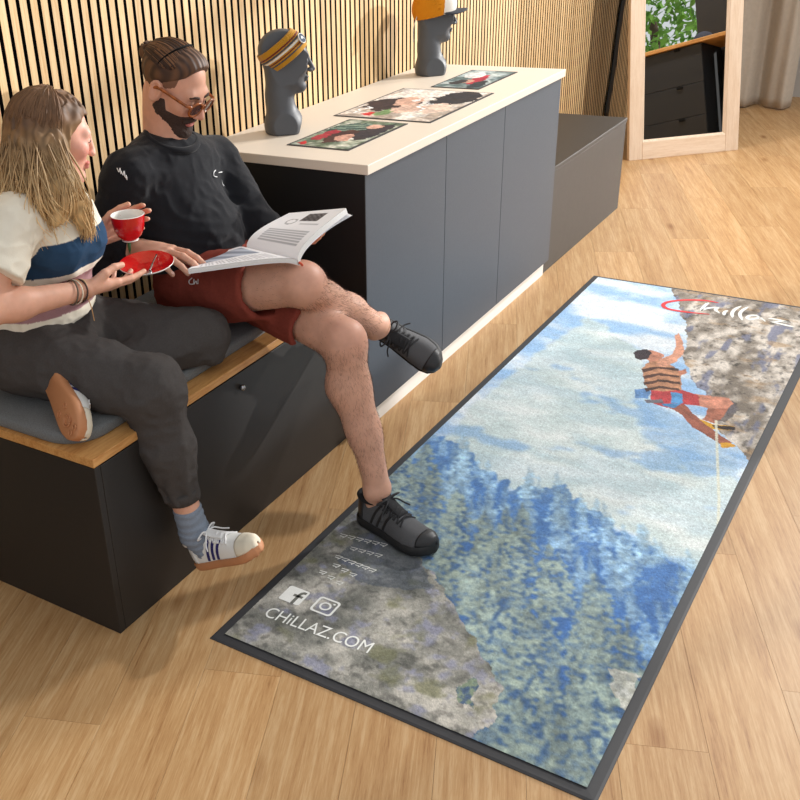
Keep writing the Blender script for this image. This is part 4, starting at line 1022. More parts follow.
def patch_badge(par, c, n, up, r=0.017):
    V, F = disc(c, n, r, 0.003); pt = link('patch', mesh_np('patch', V, F), M_WHITEP, par)
    V, F = disc(c+A3(n)/np.linalg.norm(n)*0.003, n, r*0.86, 0.0008); link('patch_field', mesh_np('patch_field', V, F), M_NAVYP, pt)
    n = A3(n)/np.linalg.norm(n); u_ = A3(up)-n*(A3(up)@n); u_ /= np.linalg.norm(u_); s_ = np.cross(u_, n); q = c+n*0.0042
    V = [tuple(q+s_*x*r+u_*y*r) for x, y in ((-0.6, -0.25), (-0.1, 0.5), (0.02, 0.2), (0.18, 0.38), (0.62, -0.25), (0.2, -0.02), (0.05, -0.3), (-0.2, 0.0))]
    link('peak_emblem', mesh_np('peak_emblem', V, [tuple(range(8))]), M_WHITEP, pt)
patch_badge(hb, bc, bn, H1.d(0, 0, 1))
# cap
cap_c = H2.p(-0.010, 0, 0.050)
def cap_color(V):
    q = H2.loc(V); C_ = np.tile(np.array(lin(214, 136, 30)), (len(V), 1)); C_[(q[:, 0] > 0.018)] = lin(232, 228, 220); return C_
M_CAP = simple('cap_cloth', (1, 1, 1), 0.9, attr=True, bump=(500, 0.3), spec=0.15)
cp = [ell(H2.p(-0.010, 0, 0.040), A3((0.112, 0.090, 0.108))*H2.s, H2.R), ell(H2.p(0.040, 0, 0.075), A3((0.060, 0.070, 0.068))*H2.s, H2.R, 0.03), ell(H2.p(-0.010, 0, 0.040), A3((0.108, 0.086, 0.104))*H2.s, H2.R, 0.001, 's'), ell(H2.p(0.040, 0, 0.075), A3((0.056, 0.066, 0.064))*H2.s, H2.R, 0.001, 's')]
cap = solid('baseball_cap', cp, 0.0024, M_CAP, None, clips=[half(H2.p(0, 0, 0.010), H2.d(0.28, 0, -1))], color=cap_color)
tag(cap, 'baseball cap with orange back, white front and dark brim', 'cap')
V = []; F = []; nb = 24
for k_ in (0, 1):
    for j in range(9):
        rr_ = j/8
        for i in range(nb+1):
            a = math.radians(-82+164*i/nb); x0, y0_ = 0.094*math.cos(a), 0.088*math.sin(a); ext = rr_*0.078*max(0, math.cos(a))**0.6
            V.append(H2.p(x0+ext, y0_*(1-0.05*rr_), 0.036+0.004*rr_*math.cos(a)-0.024*(math.sin(a)**2)*(0.4+rr_*0.6)+0.004*k_))
N = 9*(nb+1)
for j in range(8):
    for i in range(nb):
        a = j*(nb+1)+i; F.append((a, a+nb+1, a+nb+2, a+1)); F.append((N+a, N+a+1, N+a+nb+2, N+a+nb+1))
for i in range(nb): a = 8*(nb+1)+i; F.append((a, N+a, N+a+1, a+1))
link('brim', mesh_np('brim', V, F), simple('dark_brim', lin(44, 46, 54), 0.8), cap, smooth=True)
V, F = disc(H2.p(-0.010, 0, 0.040+0.1075), H2.d(0, 0, 1), 0.007, 0.004); link('top_button', mesh_np('top_button', V, F), M_CAP, cap)
patch_badge(cap, H2.p(0.0905, -0.012, 0.092), H2.d(0.93, -0.1, 0.3), H2.d(0, 0, 1), 0.019)
V, F = tube(catmull([H2.p(-0.10, -0.03, 0.02), H2.p(-0.118, -0.03, -0.05), H2.p(-0.112, -0.028, -0.12)], 6), 0.004, 6, flat=(H2.d(1, 0, 0), 0.3)); link('price_tag_cord', mesh_np('price_tag_cord', V, F), M_WHITEP, cap, smooth=True)

# ------------------------------------------------------------------ the two people
def skin_mat(name, base, hairy=0.0):
    nt = NT(name); b = nt.b; b.inputs['Roughness'].default_value = 0.5; b.inputs['Specular IOR Level'].default_value = 0.35
    b.inputs['Subsurface Weight'].default_value = 0.12; b.inputs['Subsurface Radius'].default_value = (0.010, 0.004, 0.002); b.inputs['Subsurface Scale'].default_value = 0.4
    at = nt.add('ShaderNodeAttribute', attribute_name='Col'); v = mapped(nt)
    n = nt.add('ShaderNodeTexNoise', Scale=28.0, Detail=4.0); nt.link(v, n.inputs['Vector'])
    mr = nt.add('ShaderNodeMapRange'); mr.inputs['From Min'].default_value = 0.3; mr.inputs['From Max'].default_value = 0.7; mr.inputs['To Min'].default_value = 0.90; mr.inputs['To Max'].default_value = 1.08
    nt.link(n.outputs['Fac'], mr.inputs['Value']); sc = nt.add('ShaderNodeVectorMath', operation='SCALE'); nt.link(at.outputs['Color'], sc.inputs[0]); nt.link(mr.outputs[0], sc.inputs['Scale'])
    nt.link(sc.outputs[0], b.inputs['Base Color']); add_bump(nt, v, 260, 0.12, 0.001)
    return nt.m
M_SKIN = skin_mat('skin', None)
M_HAIR = simple('hair', (1, 1, 1), 0.58, attr=True, spec=0.4, var=0.10, vscale=60)
def hairs(name, roots, dirs, L, r, mat, parent, col, seed):
    """short body hair: thin 3-sided spikes lying along the limb"""
    rg = np.random.default_rng(seed); V = []; F = []
    for p, d_ in zip(roots, dirs):
        l_ = L*rg.uniform(0.6, 1.2); d_ = d_+rg.normal(0, 0.25, 3); d_ /= np.linalg.norm(d_); a = np.cross(d_, (0.3, 0.5, 0.8)); a /= np.linalg.norm(a); b = np.cross(d_, a); o = len(V)
        for k in range(3): V.append(tuple(p+r*(a*math.cos(2.094*k)+b*math.sin(2.094*k))))
        V.append(tuple(p+d_*l_)); F += [(o, o+1, o+3), (o+1, o+2, o+3), (o+2, o, o+3)]
    o = link(name, mesh_np(name, V, F), mat, parent); o['kind'] = 'stuff'; return o

# ================= person reading
man = empty('person', (0.77, 0.25, CT+0.004)); tag(man, 'person in black sweatshirt and rust shorts reading an open book, legs crossed', 'person')
mHR, mHL = A3((0.70, 0.24, 0.640)), A3((0.86, 0.20, 0.635))
mKR, mAR = pz(301, 283, 0.725), pz(377, 326, 0.475)
mKL, mAL = pz(343, 341, 0.565), pz(377, 489, 0.135)
mRS, mLS = py(127, 176, 0.345), py(216, 160, 0.33)
mRE = A3((0.50, 0.41, 0.750)); mRW = pz(138, 249, 0.790)
mLE = pz(258, 228, 0.755); mLW = A3((0.97, 0.10, 0.725))
NB = A3((0.765, 0.335, 1.030))
HM = Fr(py(174, 88, 0.30), (0.05, -0.86, -0.49), (0, 0, 1), 0.90)
def man_neck(off=0.0): return [rcone(HM.p(-0.030, 0, -0.040), NB+A3((0, 0.012, -0.03)), 0.054+off, 0.060+off, 0.03), rcone(HM.p(-0.012, 0, -0.066), NB+A3((0.0, -0.025, -0.045)), 0.034+off, 0.04+off, 0.03)]
mback = np.array([0, 1.0, 0])
calfR = mKR+(mAR-mKR)*0.30+A3((0.0, 0.012, -0.018)); calfL = mKL+(mAL-mKL)*0.30+A3((0.002, 0.018, 0))
legs = [rcone(mHR, mKR, 0.088, 0.058, 0.03), rcone(mHL, mKL, 0.088, 0.058, 0.03)]
def shank(K, A_, Cf, toe):
    t = (A_-K)/np.linalg.norm(A_-K); f = toe-t*(toe@t); f /= np.linalg.norm(f)
    return [ell(K+f*0.014-t*0.004, (0.046, 0.046, 0.05), None, 0.03), rcone(K+t*0.03, Cf, 0.050, 0.056, 0.03), rcone(Cf, K+(A_-K)*0.62, 0.055, 0.043, 0.03), rcone(K+(A_-K)*0.58, A_, 0.041, 0.031, 0.03), rcone(K+f*0.022, A_+f*0.006, 0.026, 0.024, 0.03),
            ell(A_+np.cross(t, f)*0.026, (0.015, 0.015, 0.018), None, 0.02), ell(A_-np.cross(t, f)*0.026, (0.015, 0.015, 0.018), None, 0.02), rcone(A_-f*0.022-t*0.05, A_-f*0.026+t*0.03, 0.011, 0.016, 0.02)]
toeR = A3((0.02, -0.90, -0.42)); toeL = A3((-0.24, -0.97, 0))
legs += shank(mKR, mAR, calfR, toeR)+shank(mKL, mAL, calfL, toeL)
toeL /= np.linalg.norm(toeL); toeR /= np.linalg.norm(toeR); upR = -(mAR-mKR)/np.linalg.norm(mAR-mKR); upR = upR-toeR*(upR@toeR); upR /= np.linalg.norm(upR)
hl = A3((mAL[0], mAL[1], 0.0085))-toeL*0.066; hrp = mAR-toeR*0.066-upR*0.122
for h_, f_, u_, A_ in ((hrp, toeR, upR, mAR), (hl, toeL, A3((0, 0, 1)), mAL)):
    g_ = Fr(h_, f_, u_); legs += [rcone(A_, g_.p(0.055, 0, 0.062), 0.032, 0.024, 0.02), rcone(g_.p(0.055, 0, 0.055), g_.p(0.17, 0, 0.040), 0.022, 0.012, 0.02)]
torso = [ell((0.78, 0.23, 0.655), (0.165, 0.115, 0.105), None, 0.05), ell((0.775, 0.295, 0.77), (0.145, 0.10, 0.13), None, 0.05), ell((0.77, 0.345, 0.90), (0.155, 0.10, 0.15), None, 0.05), rcone(mRS, NB+A3((0, 0.02, -0.05)), 0.052, 0.06, 0.04), rcone(mLS, NB+A3((0, 0.02, -0.05)), 0.052, 0.06, 0.04),
         rcone(mRS, mRE, 0.048, 0.040, 0.03), rcone(mRE, mRW, 0.041, 0.027, 0.03), rcone(mLS, mLE, 0.048, 0.040, 0.03), rcone(mLE, mLW, 0.041, 0.028, 0.03)]
hdirR = pz(186, 260, 0.792)-mRW
hpR, tipsR = hand_prims(mRW, hdirR, (0.15, -0.15, -1.0), (1.0, -0.1, 0.1), [(0.08, 0.35, 0.25), (0.08, 0.36, 0.28), (0.08, 0.34, 0.26), (0.10, 0.30, 0.22)], 0.09, ((0.7, 0.6, 0.35), (0.85, 0.3, 0.45), (0.9, 0.1, 0.4)), 1.13)
hpL, tipsL = hand_prims(mLW, (-0.25, -0.9, 0.12), (-0.2, 0.0, 1.0), (-1.0, -0.3, 0.2), [(0.2, 0.3, 0.2)]*4, 0.08, ((0.6, 0.75, 0.2), (0.9, 0.3, 0.2), (0.95, 0.1, 0.2)), 1.02)
def man_color(V):
    C_ = np.tile(np.array(lin(206, 158, 134)), (len(V), 1))
    q = HM.loc(V); hd = np.linalg.norm(q-np.array([0.01, 0, 0.0]), axis=1) < 0.16
    C_[hd] = lin(212, 160, 136)
    lips = hd & (np.abs(q[:, 2]+0.063) < 0.012) & (q[:, 0] > 0.086) & (np.abs(q[:, 1]) < 0.022); C_[lips] = lin(186, 112, 104)
    ck = hd & (q[:, 0] > 0.03); f = np.exp(-((q[:, 0]-0.11)**2+q[:, 1]**2+(q[:, 2]+0.02)**2)/0.0006)*ck; C_ = C_*(1-0.35*f[:, None])+np.array(lin(206, 128, 110))*0.35*f[:, None]
    kn = np.exp(-((V-(mKL+A3((0, -0.03, 0.02))))**2).sum(1)/0.003)+0.8*np.exp(-((V-(mKR+A3((0, -0.03, 0.02))))**2).sum(1)/0.003); C_ = C_*(1-0.22*np.clip(kn, 0, 1)[:, None])+np.array(lin(214, 132, 116))*0.22*np.clip(kn, 0, 1)[:, None]
    return C_
mb = body_mesh('body', [(torso+legs, 0.0042, 2), (head_prims(HM)+man_neck(), 0.0024, 1), (hpR+[rcone(mRW-hdirR*0.28, mRW, 0.029, 0.026, 0.012)], 0.002, 1), (hpL+[rcone(mLW+(mLE-mLW)*0.2, mLW, 0.028, 0.026, 0.012)], 0.0026, 1)], M_SKIN, man, man_color)
# nails
M_NAIL = simple('nail', lin(226, 182, 166), 0.3)
parts = []
for (q, v) in tipsR[:4]:
    nrm = A3((-0.1, 0.0, 1.0)); nrm = nrm-v*(nrm@v); nrm /= np.linalg.norm(nrm); parts.append(disc(q-v*0.002+nrm*0.0055, nrm+v*0.15, 0.0042, 0.0009, 12))
for v_, f_ in parts: link('fingernail', mesh_np('fingernail', v_, f_), M_NAIL, man)
# sweatshirt
M_SWEAT = simple('black_sweat', lin(30, 31, 35), 0.92, var=0.12, vscale=300, bump=(700, 0.3), spec=0.12, sheen=0.12)
hem_c = A3((0.775, 0.245, 0.69))
sw = [ell((0.778, 0.262, 0.725), (0.172, 0.122, 0.085), None, 0.05), ell((0.775, 0.305, 0.79), (0.168, 0.118, 0.13), None, 0.06), ell((0.768, 0.35, 0.90), (0.178, 0.115, 0.15), None, 0.06), rcone(mRS+A3((0.004, 0, -0.004)), NB+A3((0, 0.012, -0.052)), 0.066, 0.074, 0.05), rcone(mLS+A3((-0.004, 0, -0.004)), NB+A3((0, 0.012, -0.052)), 0.066, 0.074, 0.05),
      rcone(mRS, mRE, 0.060, 0.052, 0.03), rcone(mRE, mRW+(mRE-mRW)*0.40, 0.055, 0.042, 0.03), rcone(mLS, mLE, 0.066, 0.058, 0.03), rcone(mLE, mLW+(mLE-mLW)*0.25, 0.058, 0.044, 0.03), ell((0.775, 0.24, 0.80), (0.10, 0.08, 0.06), None, 0.05)]
wa, wb_ = wrinkle(0.0052, 13, 3, 0, 0.6), wrinkle(0.0030, 30, 9)
def fold_lines(P):
    """sharp folds running down from the shoulder and across the belly"""
    a = np.abs(np.sin((P[:, 2]*62+P[:, 0]*30+3.0*vnoise(P, 9.0, 4)))); low = np.clip((0.92-P[:, 2])/0.15, 0, 1)
    return 0.0042*(a**3)*low*(0.4+0.6*np.clip(vnoise(P, 8.0, 8)+0.4, 0, 1))
solid('sweatshirt', sw, 0.0042, M_SWEAT, man, disp=lambda P: wa(P)+wb_(P)+fold_lines(P), smooth_it=1, label='black crew-neck sweatshirt')
cu_ = mRW+(mRE-mRW)*0.26; V, F = tube([cu_, cu_+(mRE-mRW)*0.07, cu_+(mRE-mRW)*0.22], [0.0385, 0.042, 0.046], 20); link('cuff', mesh_np('cuff', V, F), M_SWEAT, man, smooth=True)
V, F = torus(NB+A3((0.0, -0.020, 0.012)), A3((0.0, -0.42, 1.0)), 0.072, 0.010, (1, 0, 0), 0.95, 48, 8); link('collar', mesh_np('collar', V, F), M_SWEAT, man, smooth=True)
# small embroidered marks
M_EMB = simple('white_embroidery', lin(226, 226, 226), 0.8)
def on_front(u, v, y0_, vol=None, lift=0.016):
    """first hit of a photo direction on the sweatshirt, found from its volumes"""
    o_, w_ = CAM_C, pray(u, v); w_ = w_/np.linalg.norm(w_); t = 1.6
    for _ in range(200):
        p = o_+w_*t; d_ = min(float(f[0](p[0], p[1], p[2])) for f in (vol or sw) if f[4] == 'u'); t += max(d_*0.6, 0.0005)
        if d_ < 0.003: break
    return o_+w_*(t-lift)
def mark(par, name, lines, w=0.0032, fn=on_front):
    parts = []
    for L in lines:
        P = np.array([fn(u, v, 0.2) for u, v in L]); P = catmull(P, 5) if len(P) > 2 else P; parts.append(tube(P, w/2, 5))
    tri_strip(name, parts, M_EMB, par)
mark(man, 'chest_emblem', [[(217, 169), (214, 172), (214, 176), (217, 177)], [(218, 167), (219.5, 171), (218, 174), (221, 178), (222, 183), (224, 186)], [(217, 173), (222, 172)]])
mark(man, 'shoulder_script', [[(117, 168), (119, 172), (120, 168), (121, 174)], [(121, 171), (123, 175), (124, 171), (125, 177)], [(124, 175), (127, 179), (126, 175), (127, 180)]], 0.0024)
# shorts
M_SHORT = simple('rust_shorts', lin(130, 62, 51), 0.9, var=0.10, vscale=200, bump=(500, 0.25), spec=0.12)
hR, hL = mHR+(mKR-mHR)*0.66, mHL+(mKL-mHL)*0.76
tR, tL = (mKR-mHR)/np.linalg.norm(mKR-mHR), (mKL-mHL)/np.linalg.norm(mKL-mHL)
sh = [ell((0.78, 0.235, 0.655), (0.182, 0.132, 0.112), None, 0.05), ccone(mHR-tR*0.05, hR, 0.108, 0.094, 0.04, rnd=0.006), ccone(mHL-tL*0.05, hL, 0.106, 0.090, 0.04, rnd=0.006), ccone(hR-tR*0.05, hR+tR*0.02, 0.074, 0.086, 0.004, op='s'), ccone(hL-tL*0.05, hL+tL*0.02, 0.070, 0.080, 0.004, op='s')]
ws = wrinkle(0.0045, 16, 21, 1, 0.5); ws2 = wrinkle(0.0022, 38, 23)
solid('shorts', sh, 0.0038, M_SHORT, man, disp=lambda P: ws(P)+ws2(P), clips=[half((0, 0, CT+0.003), (0, 0, -1))], label='rust-red shorts')
mark(man, 'shorts_emblem', [[(192, 278), (189, 281), (190, 284), (194, 284)], [(194, 279), (194, 284), (196, 281), (197, 284)], [(198, 279), (198, 284)]], 0.0026, fn=lambda u, v, y: on_front(u, v, y, sh, 0.012))
# fine hair on the shins
def limb_hair(K, A_, r, n, seed):
    rg = np.random.default_rng(seed); t = (A_-K)/np.linalg.norm(A_-K); a = np.cross(t, (0.3, 0.9, 0.1)); a /= np.linalg.norm(a); b = np.cross(t, a); R_ = []; D_ = []
    for _ in range(n):
        s = rg.uniform(0.06, 0.90); th = rg.uniform(0, 6.283); f = a*math.cos(th)+b*math.sin(th); R_.append((s, f)); D_.append(t*1.0+f*0.35)
    return R_, D_
Vb = np.empty(len(mb.data.vertices)*3, np.float32); mb.data.vertices.foreach_get('co', Vb); Vb = Vb.reshape(-1, 3); Nb = np.empty(len(mb.data.vertices)*3, np.float32); mb.data.vertices.foreach_get('normal', Nb); Nb = Nb.reshape(-1, 3)
rg = np.random.default_rng(12)
roots = []; dirs = []
for K, A_, hh in ((mKR, mAR, mHR), (mKL, mAL, mHL)):
    t = (A_-K)/np.linalg.norm(A_-K); s = (Vb-K)@t/np.linalg.norm(A_-K); rad = np.linalg.norm((Vb-K)-((Vb-K)@t)[:, None]*t, axis=1)
    idx = np.where((s > 0.0) & (s < 0.88) & (rad < 0.085))[0]; idx = rg.choice(idx, min(2600, len(idx)), replace=False)
    for i in idx: roots.append(Vb[i]); dirs.append(t+Nb[i]*0.5)
    t2 = (K-hh)/np.linalg.norm(K-hh); s = (Vb-hh)@t2/np.linalg.norm(K-hh); rad = np.linalg.norm((Vb-hh)-((Vb-hh)@t2)[:, None]*t2, axis=1); idx = np.where((s > 0.62) & (s < 0.98) & (rad < 0.1))[0]; idx = rg.choice(idx, min(350, len(idx)), replace=False)
    for i in idx: roots.append(Vb[i]); dirs.append(t2+Nb[i]*0.5)
hairs('leg_hair', roots, dirs, 0.011, 0.00028, simple('leg_hair', lin(86, 56, 42), 0.6), man, None, 4)
# head hair: swept back into a bun, trimmed sides
hb0, hb1 = lin(58, 38, 28), lin(132, 92, 62)
def mhair_col(V):
    q = HM.loc(V); g = 0.5+0.5*np.sin(q[:, 1]*420+3*vnoise(q, 30.0, 2)); return np.array(hb0)*(1-0.45*g[:, None])+np.array(hb1)*0.45*g[:, None]
cap_h = [ell(HM.p(-0.020, 0, 0.046), A3((0.1035, 0.0802, 0.0835))*HM.s, HM.R, 0.01), ell(HM.p(0.030, 0, 0.094), A3((0.042, 0.054, 0.032))*HM.s, HM.R, 0.03)]
solid('hair', cap_h, 0.0026, M_HAIR, man, disp=lambda P: 0.0010*np.sin(HM.loc(P)[:, 1]*360+2.5*vnoise(HM.loc(P), 22.0, 6)), clips=[half(HM.p(0.062, 0, 0.094), HM.d(0.90, 0, -0.44)), half(HM.p(0, 0, 0.032), HM.d(0.62, 0, -0.78))], color=mhair_col, label='brown hair swept back into a small bun')
sides = [ell(HM.p(-0.014, 0, 0.045), A3((0.0993, 0.0773, 0.0833))*HM.s, HM.R, 0.01)]
solid('trimmed_hair', sides, 0.0026, simple('trimmed_hair', lin(120, 84, 64), 0.8), man, clips=[half(HM.p(0.040, 0, 0.0), HM.d(1, 0, 0)), half(HM.p(0, 0, -0.030), HM.d(0.6, 0, -0.8))], disp=lambda P: 0.0006*vnoise(P, 500.0, 3))
solid('hair_bun', [ell(HM.p(-0.120, 0.0, 0.052), A3((0.026, 0.030, 0.028))*HM.s, HM.R, 0.01), rcone(HM.p(-0.100, 0, 0.045), HM.p(-0.120, 0, 0.052), 0.020, 0.016, 0.01)], 0.0022, M_HAIR, man, disp=lambda P: 0.003*np.sin(vnoise(P, 60.0, 5)*9), color=mhair_col)
parts = []; cols = []
rg = np.random.default_rng(31)
for i in range(420):
    w = rg.uniform(-1, 1); az = w*math.radians(98); el_ = math.radians(52-34*abs(w))+rg.normal(0, 0.04)
    sd_ = np.array([math.cos(el_)*math.cos(az), math.cos(el_)*math.sin(az), math.sin(el_)]); ed_ = np.array([-0.985, 0.02*w, 0.05]); ed_ /= np.linalg.norm(ed_); md_ = sd_+ed_+np.array([0.1, 0.25*np.sign(w)*abs(w), 0.75*(1-0.85*abs(w))]); md_ /= np.linalg.norm(md_)
    pts = []; jj = rg.normal(0, 0.0010)
    for t in np.linspace(0, 1, 10):
        d_ = (1-t)**2*sd_+2*t*(1-t)*md_*1.15+t*t*ed_; d_ = d_/np.linalg.norm(d_); rr_ = 1/math.sqrt((d_[0]/0.1045)**2+(d_[1]/0.0815)**2+(d_[2]/0.0855)**2)
        pts.append(HM.p(*(np.array([-0.020, 0, 0.046])+d_*(rr_+0.0012+jj+rg.normal(0, 0.0004)))))
    v_, f_ = tube(pts, np.linspace(0.0016, 0.0012, 10), 4); parts.append((v_, f_)); c = np.array(hb0)*(0.7+0.6*rg.uniform()) if rg.uniform() < 0.6 else np.array(hb1)*(0.6+0.5*rg.uniform()); cols += [c]*len(v_)
V, F = merge(parts); me_ = mesh_np('hair_strands', V, F); set_col(me_, np.array(cols)); o = link('hair_strands', me_, M_HAIR, man, smooth=True); o['kind'] = 'stuff'
P = []
for t in np.linspace(-1.28, 1.28, 30): P.append(HM.p(-0.006-0.030*abs(math.sin(t))**2, 0.0815*math.sin(t), 0.048+0.0885*math.cos(t)))
V, F = tube(P, 0.0028, 6); link('hair_hoop', mesh_np('hair_hoop', V, F), M_BLACK, man, smooth=True)
# beard, moustache, brows
bp = [ell(HM.p(0.026, 0, -0.022), A3((0.0705, 0.0645, 0.0925))*HM.s, HM.R, 0.02), ell(HM.p(0.069, 0, -0.103), A3((0.028, 0.031, 0.027))*HM.s, HM.R, 0.02)]
for g in (-1, 1): bp.append(rcone(HM.p(0.0, g*0.047, -0.048), HM.p(0.060, g*0.015, -0.100), 0.0255*HM.s, 0.024*HM.s, 0.03))
bp.append(ell(HM.p(0.044, 0, -0.104), A3((0.042, 0.043, 0.027))*HM.s, HM.R, 0.02)); bp.append(ell(HM.p(0.098, 0, -0.063), A3((0.022, 0.021, 0.009))*HM.s, HM.R, 0.006, 's'))
bp += [rcone(HM.p(0.099, g*0.004, -0.0475), HM.p(0.089, g*0.027, -0.058), 0.0055, 0.0045, 0.004) for g in (-1, 1)]
def _cheek(x, y, z):
    qx, qy, qz = x-HM.o[0], y-HM.o[1], z-HM.o[2]; lx = qx*HM.R[0, 0]+qy*HM.R[1, 0]+qz*HM.R[2, 0]; lz = qx*HM.R[0, 2]+qy*HM.R[1, 2]+qz*HM.R[2, 2]
    return (lz+0.037+np.where(lx < 0.03, (lx-0.03)*2.0, 0.0)+np.where(lx > 0.08, -(lx-0.08)*0.1, 0.0))*0.8
solid('beard', bp, 0.0022, simple('beard_hair', lin(56, 37, 28), 0.7, var=0.35, vscale=260, bump=(380, 0.8, 0.003)), man, disp=lambda P: 0.0014*vnoise(P, 300.0, 7), clips=[lambda x, y, z: _cheek(x, y, z), half(HM.p(-0.006, 0, 0), HM.d(-1, 0, 0.1))], label='short dark beard')

for g in (-1, 1):
    V, F = tube(catmull([HM.p(0.0965, g*0.014, 0.027), HM.p(0.0965, g*0.030, 0.032), HM.p(0.084, g*0.048, 0.027)], 6), [0.0035]*7+[0.0038]*5+[0.002], 6); link('eyebrow', mesh_np('eyebrow', V, F), simple('brow', lin(62, 42, 32), 0.8), man, smooth=True)
V, F = torus(mRW+(mRE-mRW)*0.08, mRE-mRW, 0.0310, 0.0048, None, 0.95); link('wristband', mesh_np('wristband', V, F), simple('green_band', lin(70, 112, 62), 0.6, var=0.4, vscale=120), man, smooth=True)
# shoes
trail = dict(kind='trail', sole=0.022, upper=simple('grey_mesh', lin(84, 84, 86), 0.8, var=0.2, vscale=500, bump=(900, 0.5)), solemat=simple('black_sole', lin(26, 26, 27), 0.6), toe=simple('black_toe', lin(34, 34, 36), 0.45), heel=simple('black_overlay', lin(34, 34, 36), 0.5), stripe=simple('black_stripe', lin(30, 30, 32), 0.5), collar=simple('black_collar', lin(24, 24, 26), 0.9), tongue=simple('dark_tongue', lin(34, 34, 36), 0.9), lace=simple('black_lace', lin(40, 40, 42), 0.8), nstripe=3, s0=0.24, ds=0.085, sw=0.028, slant=0.10)
shoe(man, 'shoe', hl, toeL, (0, 0, 1), 0.275, trail, 1, 'dark grey trail shoe planted on the mat')
shoe(man, 'shoe', hrp, toeR, upR, 0.275, trail, -1, 'dark grey trail shoe of the crossed leg')

# ------------------------------------------------------------------ sunglasses
sg = empty('sunglasses', HM.p(0.10, 0, 0.005)); tag(sg, 'round tortoiseshell sunglasses on the reader with the bun', 'glasses')
M_TORT = simple('tortoiseshell', lin(150, 82, 36), 0.25, var=0.5, vscale=90, spec=0.6); nt = NT('brown_lens'); nt.b.inputs['Base Color'].default_value = (*lin(96, 74, 72), 1); nt.b.inputs['Roughness'].default_value = 0.05; nt.b.inputs['Alpha'].default_value = 0.62; M_LENS = nt.m
for g in (-1, 1):
    c = HM.p(0.1085, g*0.0325, 0.000); n_ = HM.d(0.97, g*0.14, -0.12)
    V, F = torus(c, n_, 0.0262*HM.s, 0.0036, HM.d(0, 1, 0), 0.88, 32, 6); link('rim', mesh_np('rim', V, F), M_TORT, sg, smooth=True)
    V, F = disc(c-n_*0.0006, n_, 0.0252*HM.s, 0.0012); link('lens', mesh_np('lens', V, F), M_LENS, sg)
    P = [HM.p(0.106, g*0.054, 0.012), HM.p(0.098, g*0.068, 0.013), HM.p(0.05, g*0.0745, 0.014), HM.p(0.0, g*0.083, 0.016), HM.p(-0.03, g*0.084, 0.004)]
    V, F = tube(catmull(P, 7), 0.0046, 6, flat=(HM.d(0, 1, 0), 0.5)); link('temple', mesh_np('temple', V, F), M_TORT, sg, smooth=True)
V, F = tube(catmull([HM.p(0.111, -0.010, 0.008), HM.p(0.114, 0, 0.012), HM.p(0.111, 0.010, 0.008)], 6), 0.0026, 6); link('bridge', mesh_np('bridge', V, F), M_TORT, sg, smooth=True)

# ------------------------------------------------------------------ open book on the lap
G1 = pz(297, 258, 0.806); G0 = pz(246, 246, 0.792); BL1 = pz(188, 269, 0.792); TR1 = pz(346, 208, 0.872); TR0 = pz(289, 213, 0.812)
BL0 = pz(199, 262.5, 0.738)
bk = empty('open_book', tuple((G0+G1)/2)); tag(bk, 'large open picture book with white pages on the lap', 'book')
M_PAGE = simple('page_paper', (1, 1, 1), 0.7, attr=True, spec=0.3); M_EDGE = simple('page_edges', lin(226, 226, 224), 0.8, var=0.2, vscale=900, streak=(1, 1, 9)); M_COVER = simple('book_cover', lin(232, 232, 234), 0.45)
def half_book(nm, A0, A1, B0, B1, thick, bulge, img):
    """A0,A1 gutter (far, near), B0,B1 outer edge (far, near)"""
    nx, ny = 60, 60; n = np.cross(B1-A1, A0-A1); n /= np.linalg.norm(n); n = n if n[2] > 0 else -n
    grid = np.zeros((nx+1, ny+1, 3)); C_ = np.zeros((nx+1, ny+1, 3))
    for i in range(nx+1):
        s = i/nx; prof = bulge*(math.sin(math.pi*min(1, s*1.0)**0.55))*1.0-0.006*math.exp(-s*14)
        for j in range(ny+1):
            t = j/ny; p = (A0*(1-t)+A1*t)*(1-s)+(B0*(1-t)+B1*t)*s; grid[i, j] = p+n*prof
            C_[i, j] = img(s, t)
    top = grid.reshape(-1, 3); bot = (grid-n*thick).reshape(-1, 3); I = np.arange((nx+1)*(ny+1)).reshape(nx+1, ny+1); N = top.shape[0]
    Q = np.stack([I[:-1, :-1], I[:-1, 1:], I[1:, 1:], I[1:, :-1]], -1).reshape(-1, 4)
    me_ = quads_np(nm, top, Q); set_col(me_, linA(C_.reshape(-1, 3)))
    if np.dot(np.array(me_.polygons[10].normal), n) < 0: me_.flip_normals()
    o = link('page', me_, M_PAGE, bk, smooth=True)
    # page block below
    V = np.concatenate([top-n*0.0006, bot]); F = [tuple(q) for q in Q]+[tuple(N+q[::-1]) for q in Q]
    for i in range(nx):
        for j, fl in ((0, 0), (ny, 1)): a, b = I[i, j], I[i+1, j]; F.append((a, b, N+b, N+a) if not fl else (b, a, N+a, N+b))
    for j in range(ny):
        for i, fl in ((0, 1), (nx, 0)): a, b = I[i, j], I[i, j+1]; F.append((a, b, N+b, N+a) if not fl else (b, a, N+a, N+b))
    link('page_block', mesh_np('page_block', V, F), M_EDGE, bk)
    ex = (B0-A0)*0.02; g2 = grid.copy(); cv = np.concatenate([(grid-n*(thick+0.0004)).reshape(-1, 3), (grid-n*(thick+0.003)).reshape(-1, 3)])
    F = [tuple(q) for q in Q]+[tuple(N+q[::-1]) for q in Q]
    for i in range(nx):
        for j, fl in ((0, 0), (ny, 1)): a, b = I[i, j], I[i+1, j]; F.append((a, b, N+b, N+a) if not fl else (b, a, N+a, N+b))
    for j in range(ny):
        for i, fl in ((0, 1), (nx, 0)): a, b = I[i, j], I[i, j+1]; F.append((a, b, N+b, N+a) if not fl else (b, a, N+a, N+b))
    link('cover_board', mesh_np('cover_board', cv, F), M_COVER, bk)
    return n
WHT = np.array((238, 238, 240.))
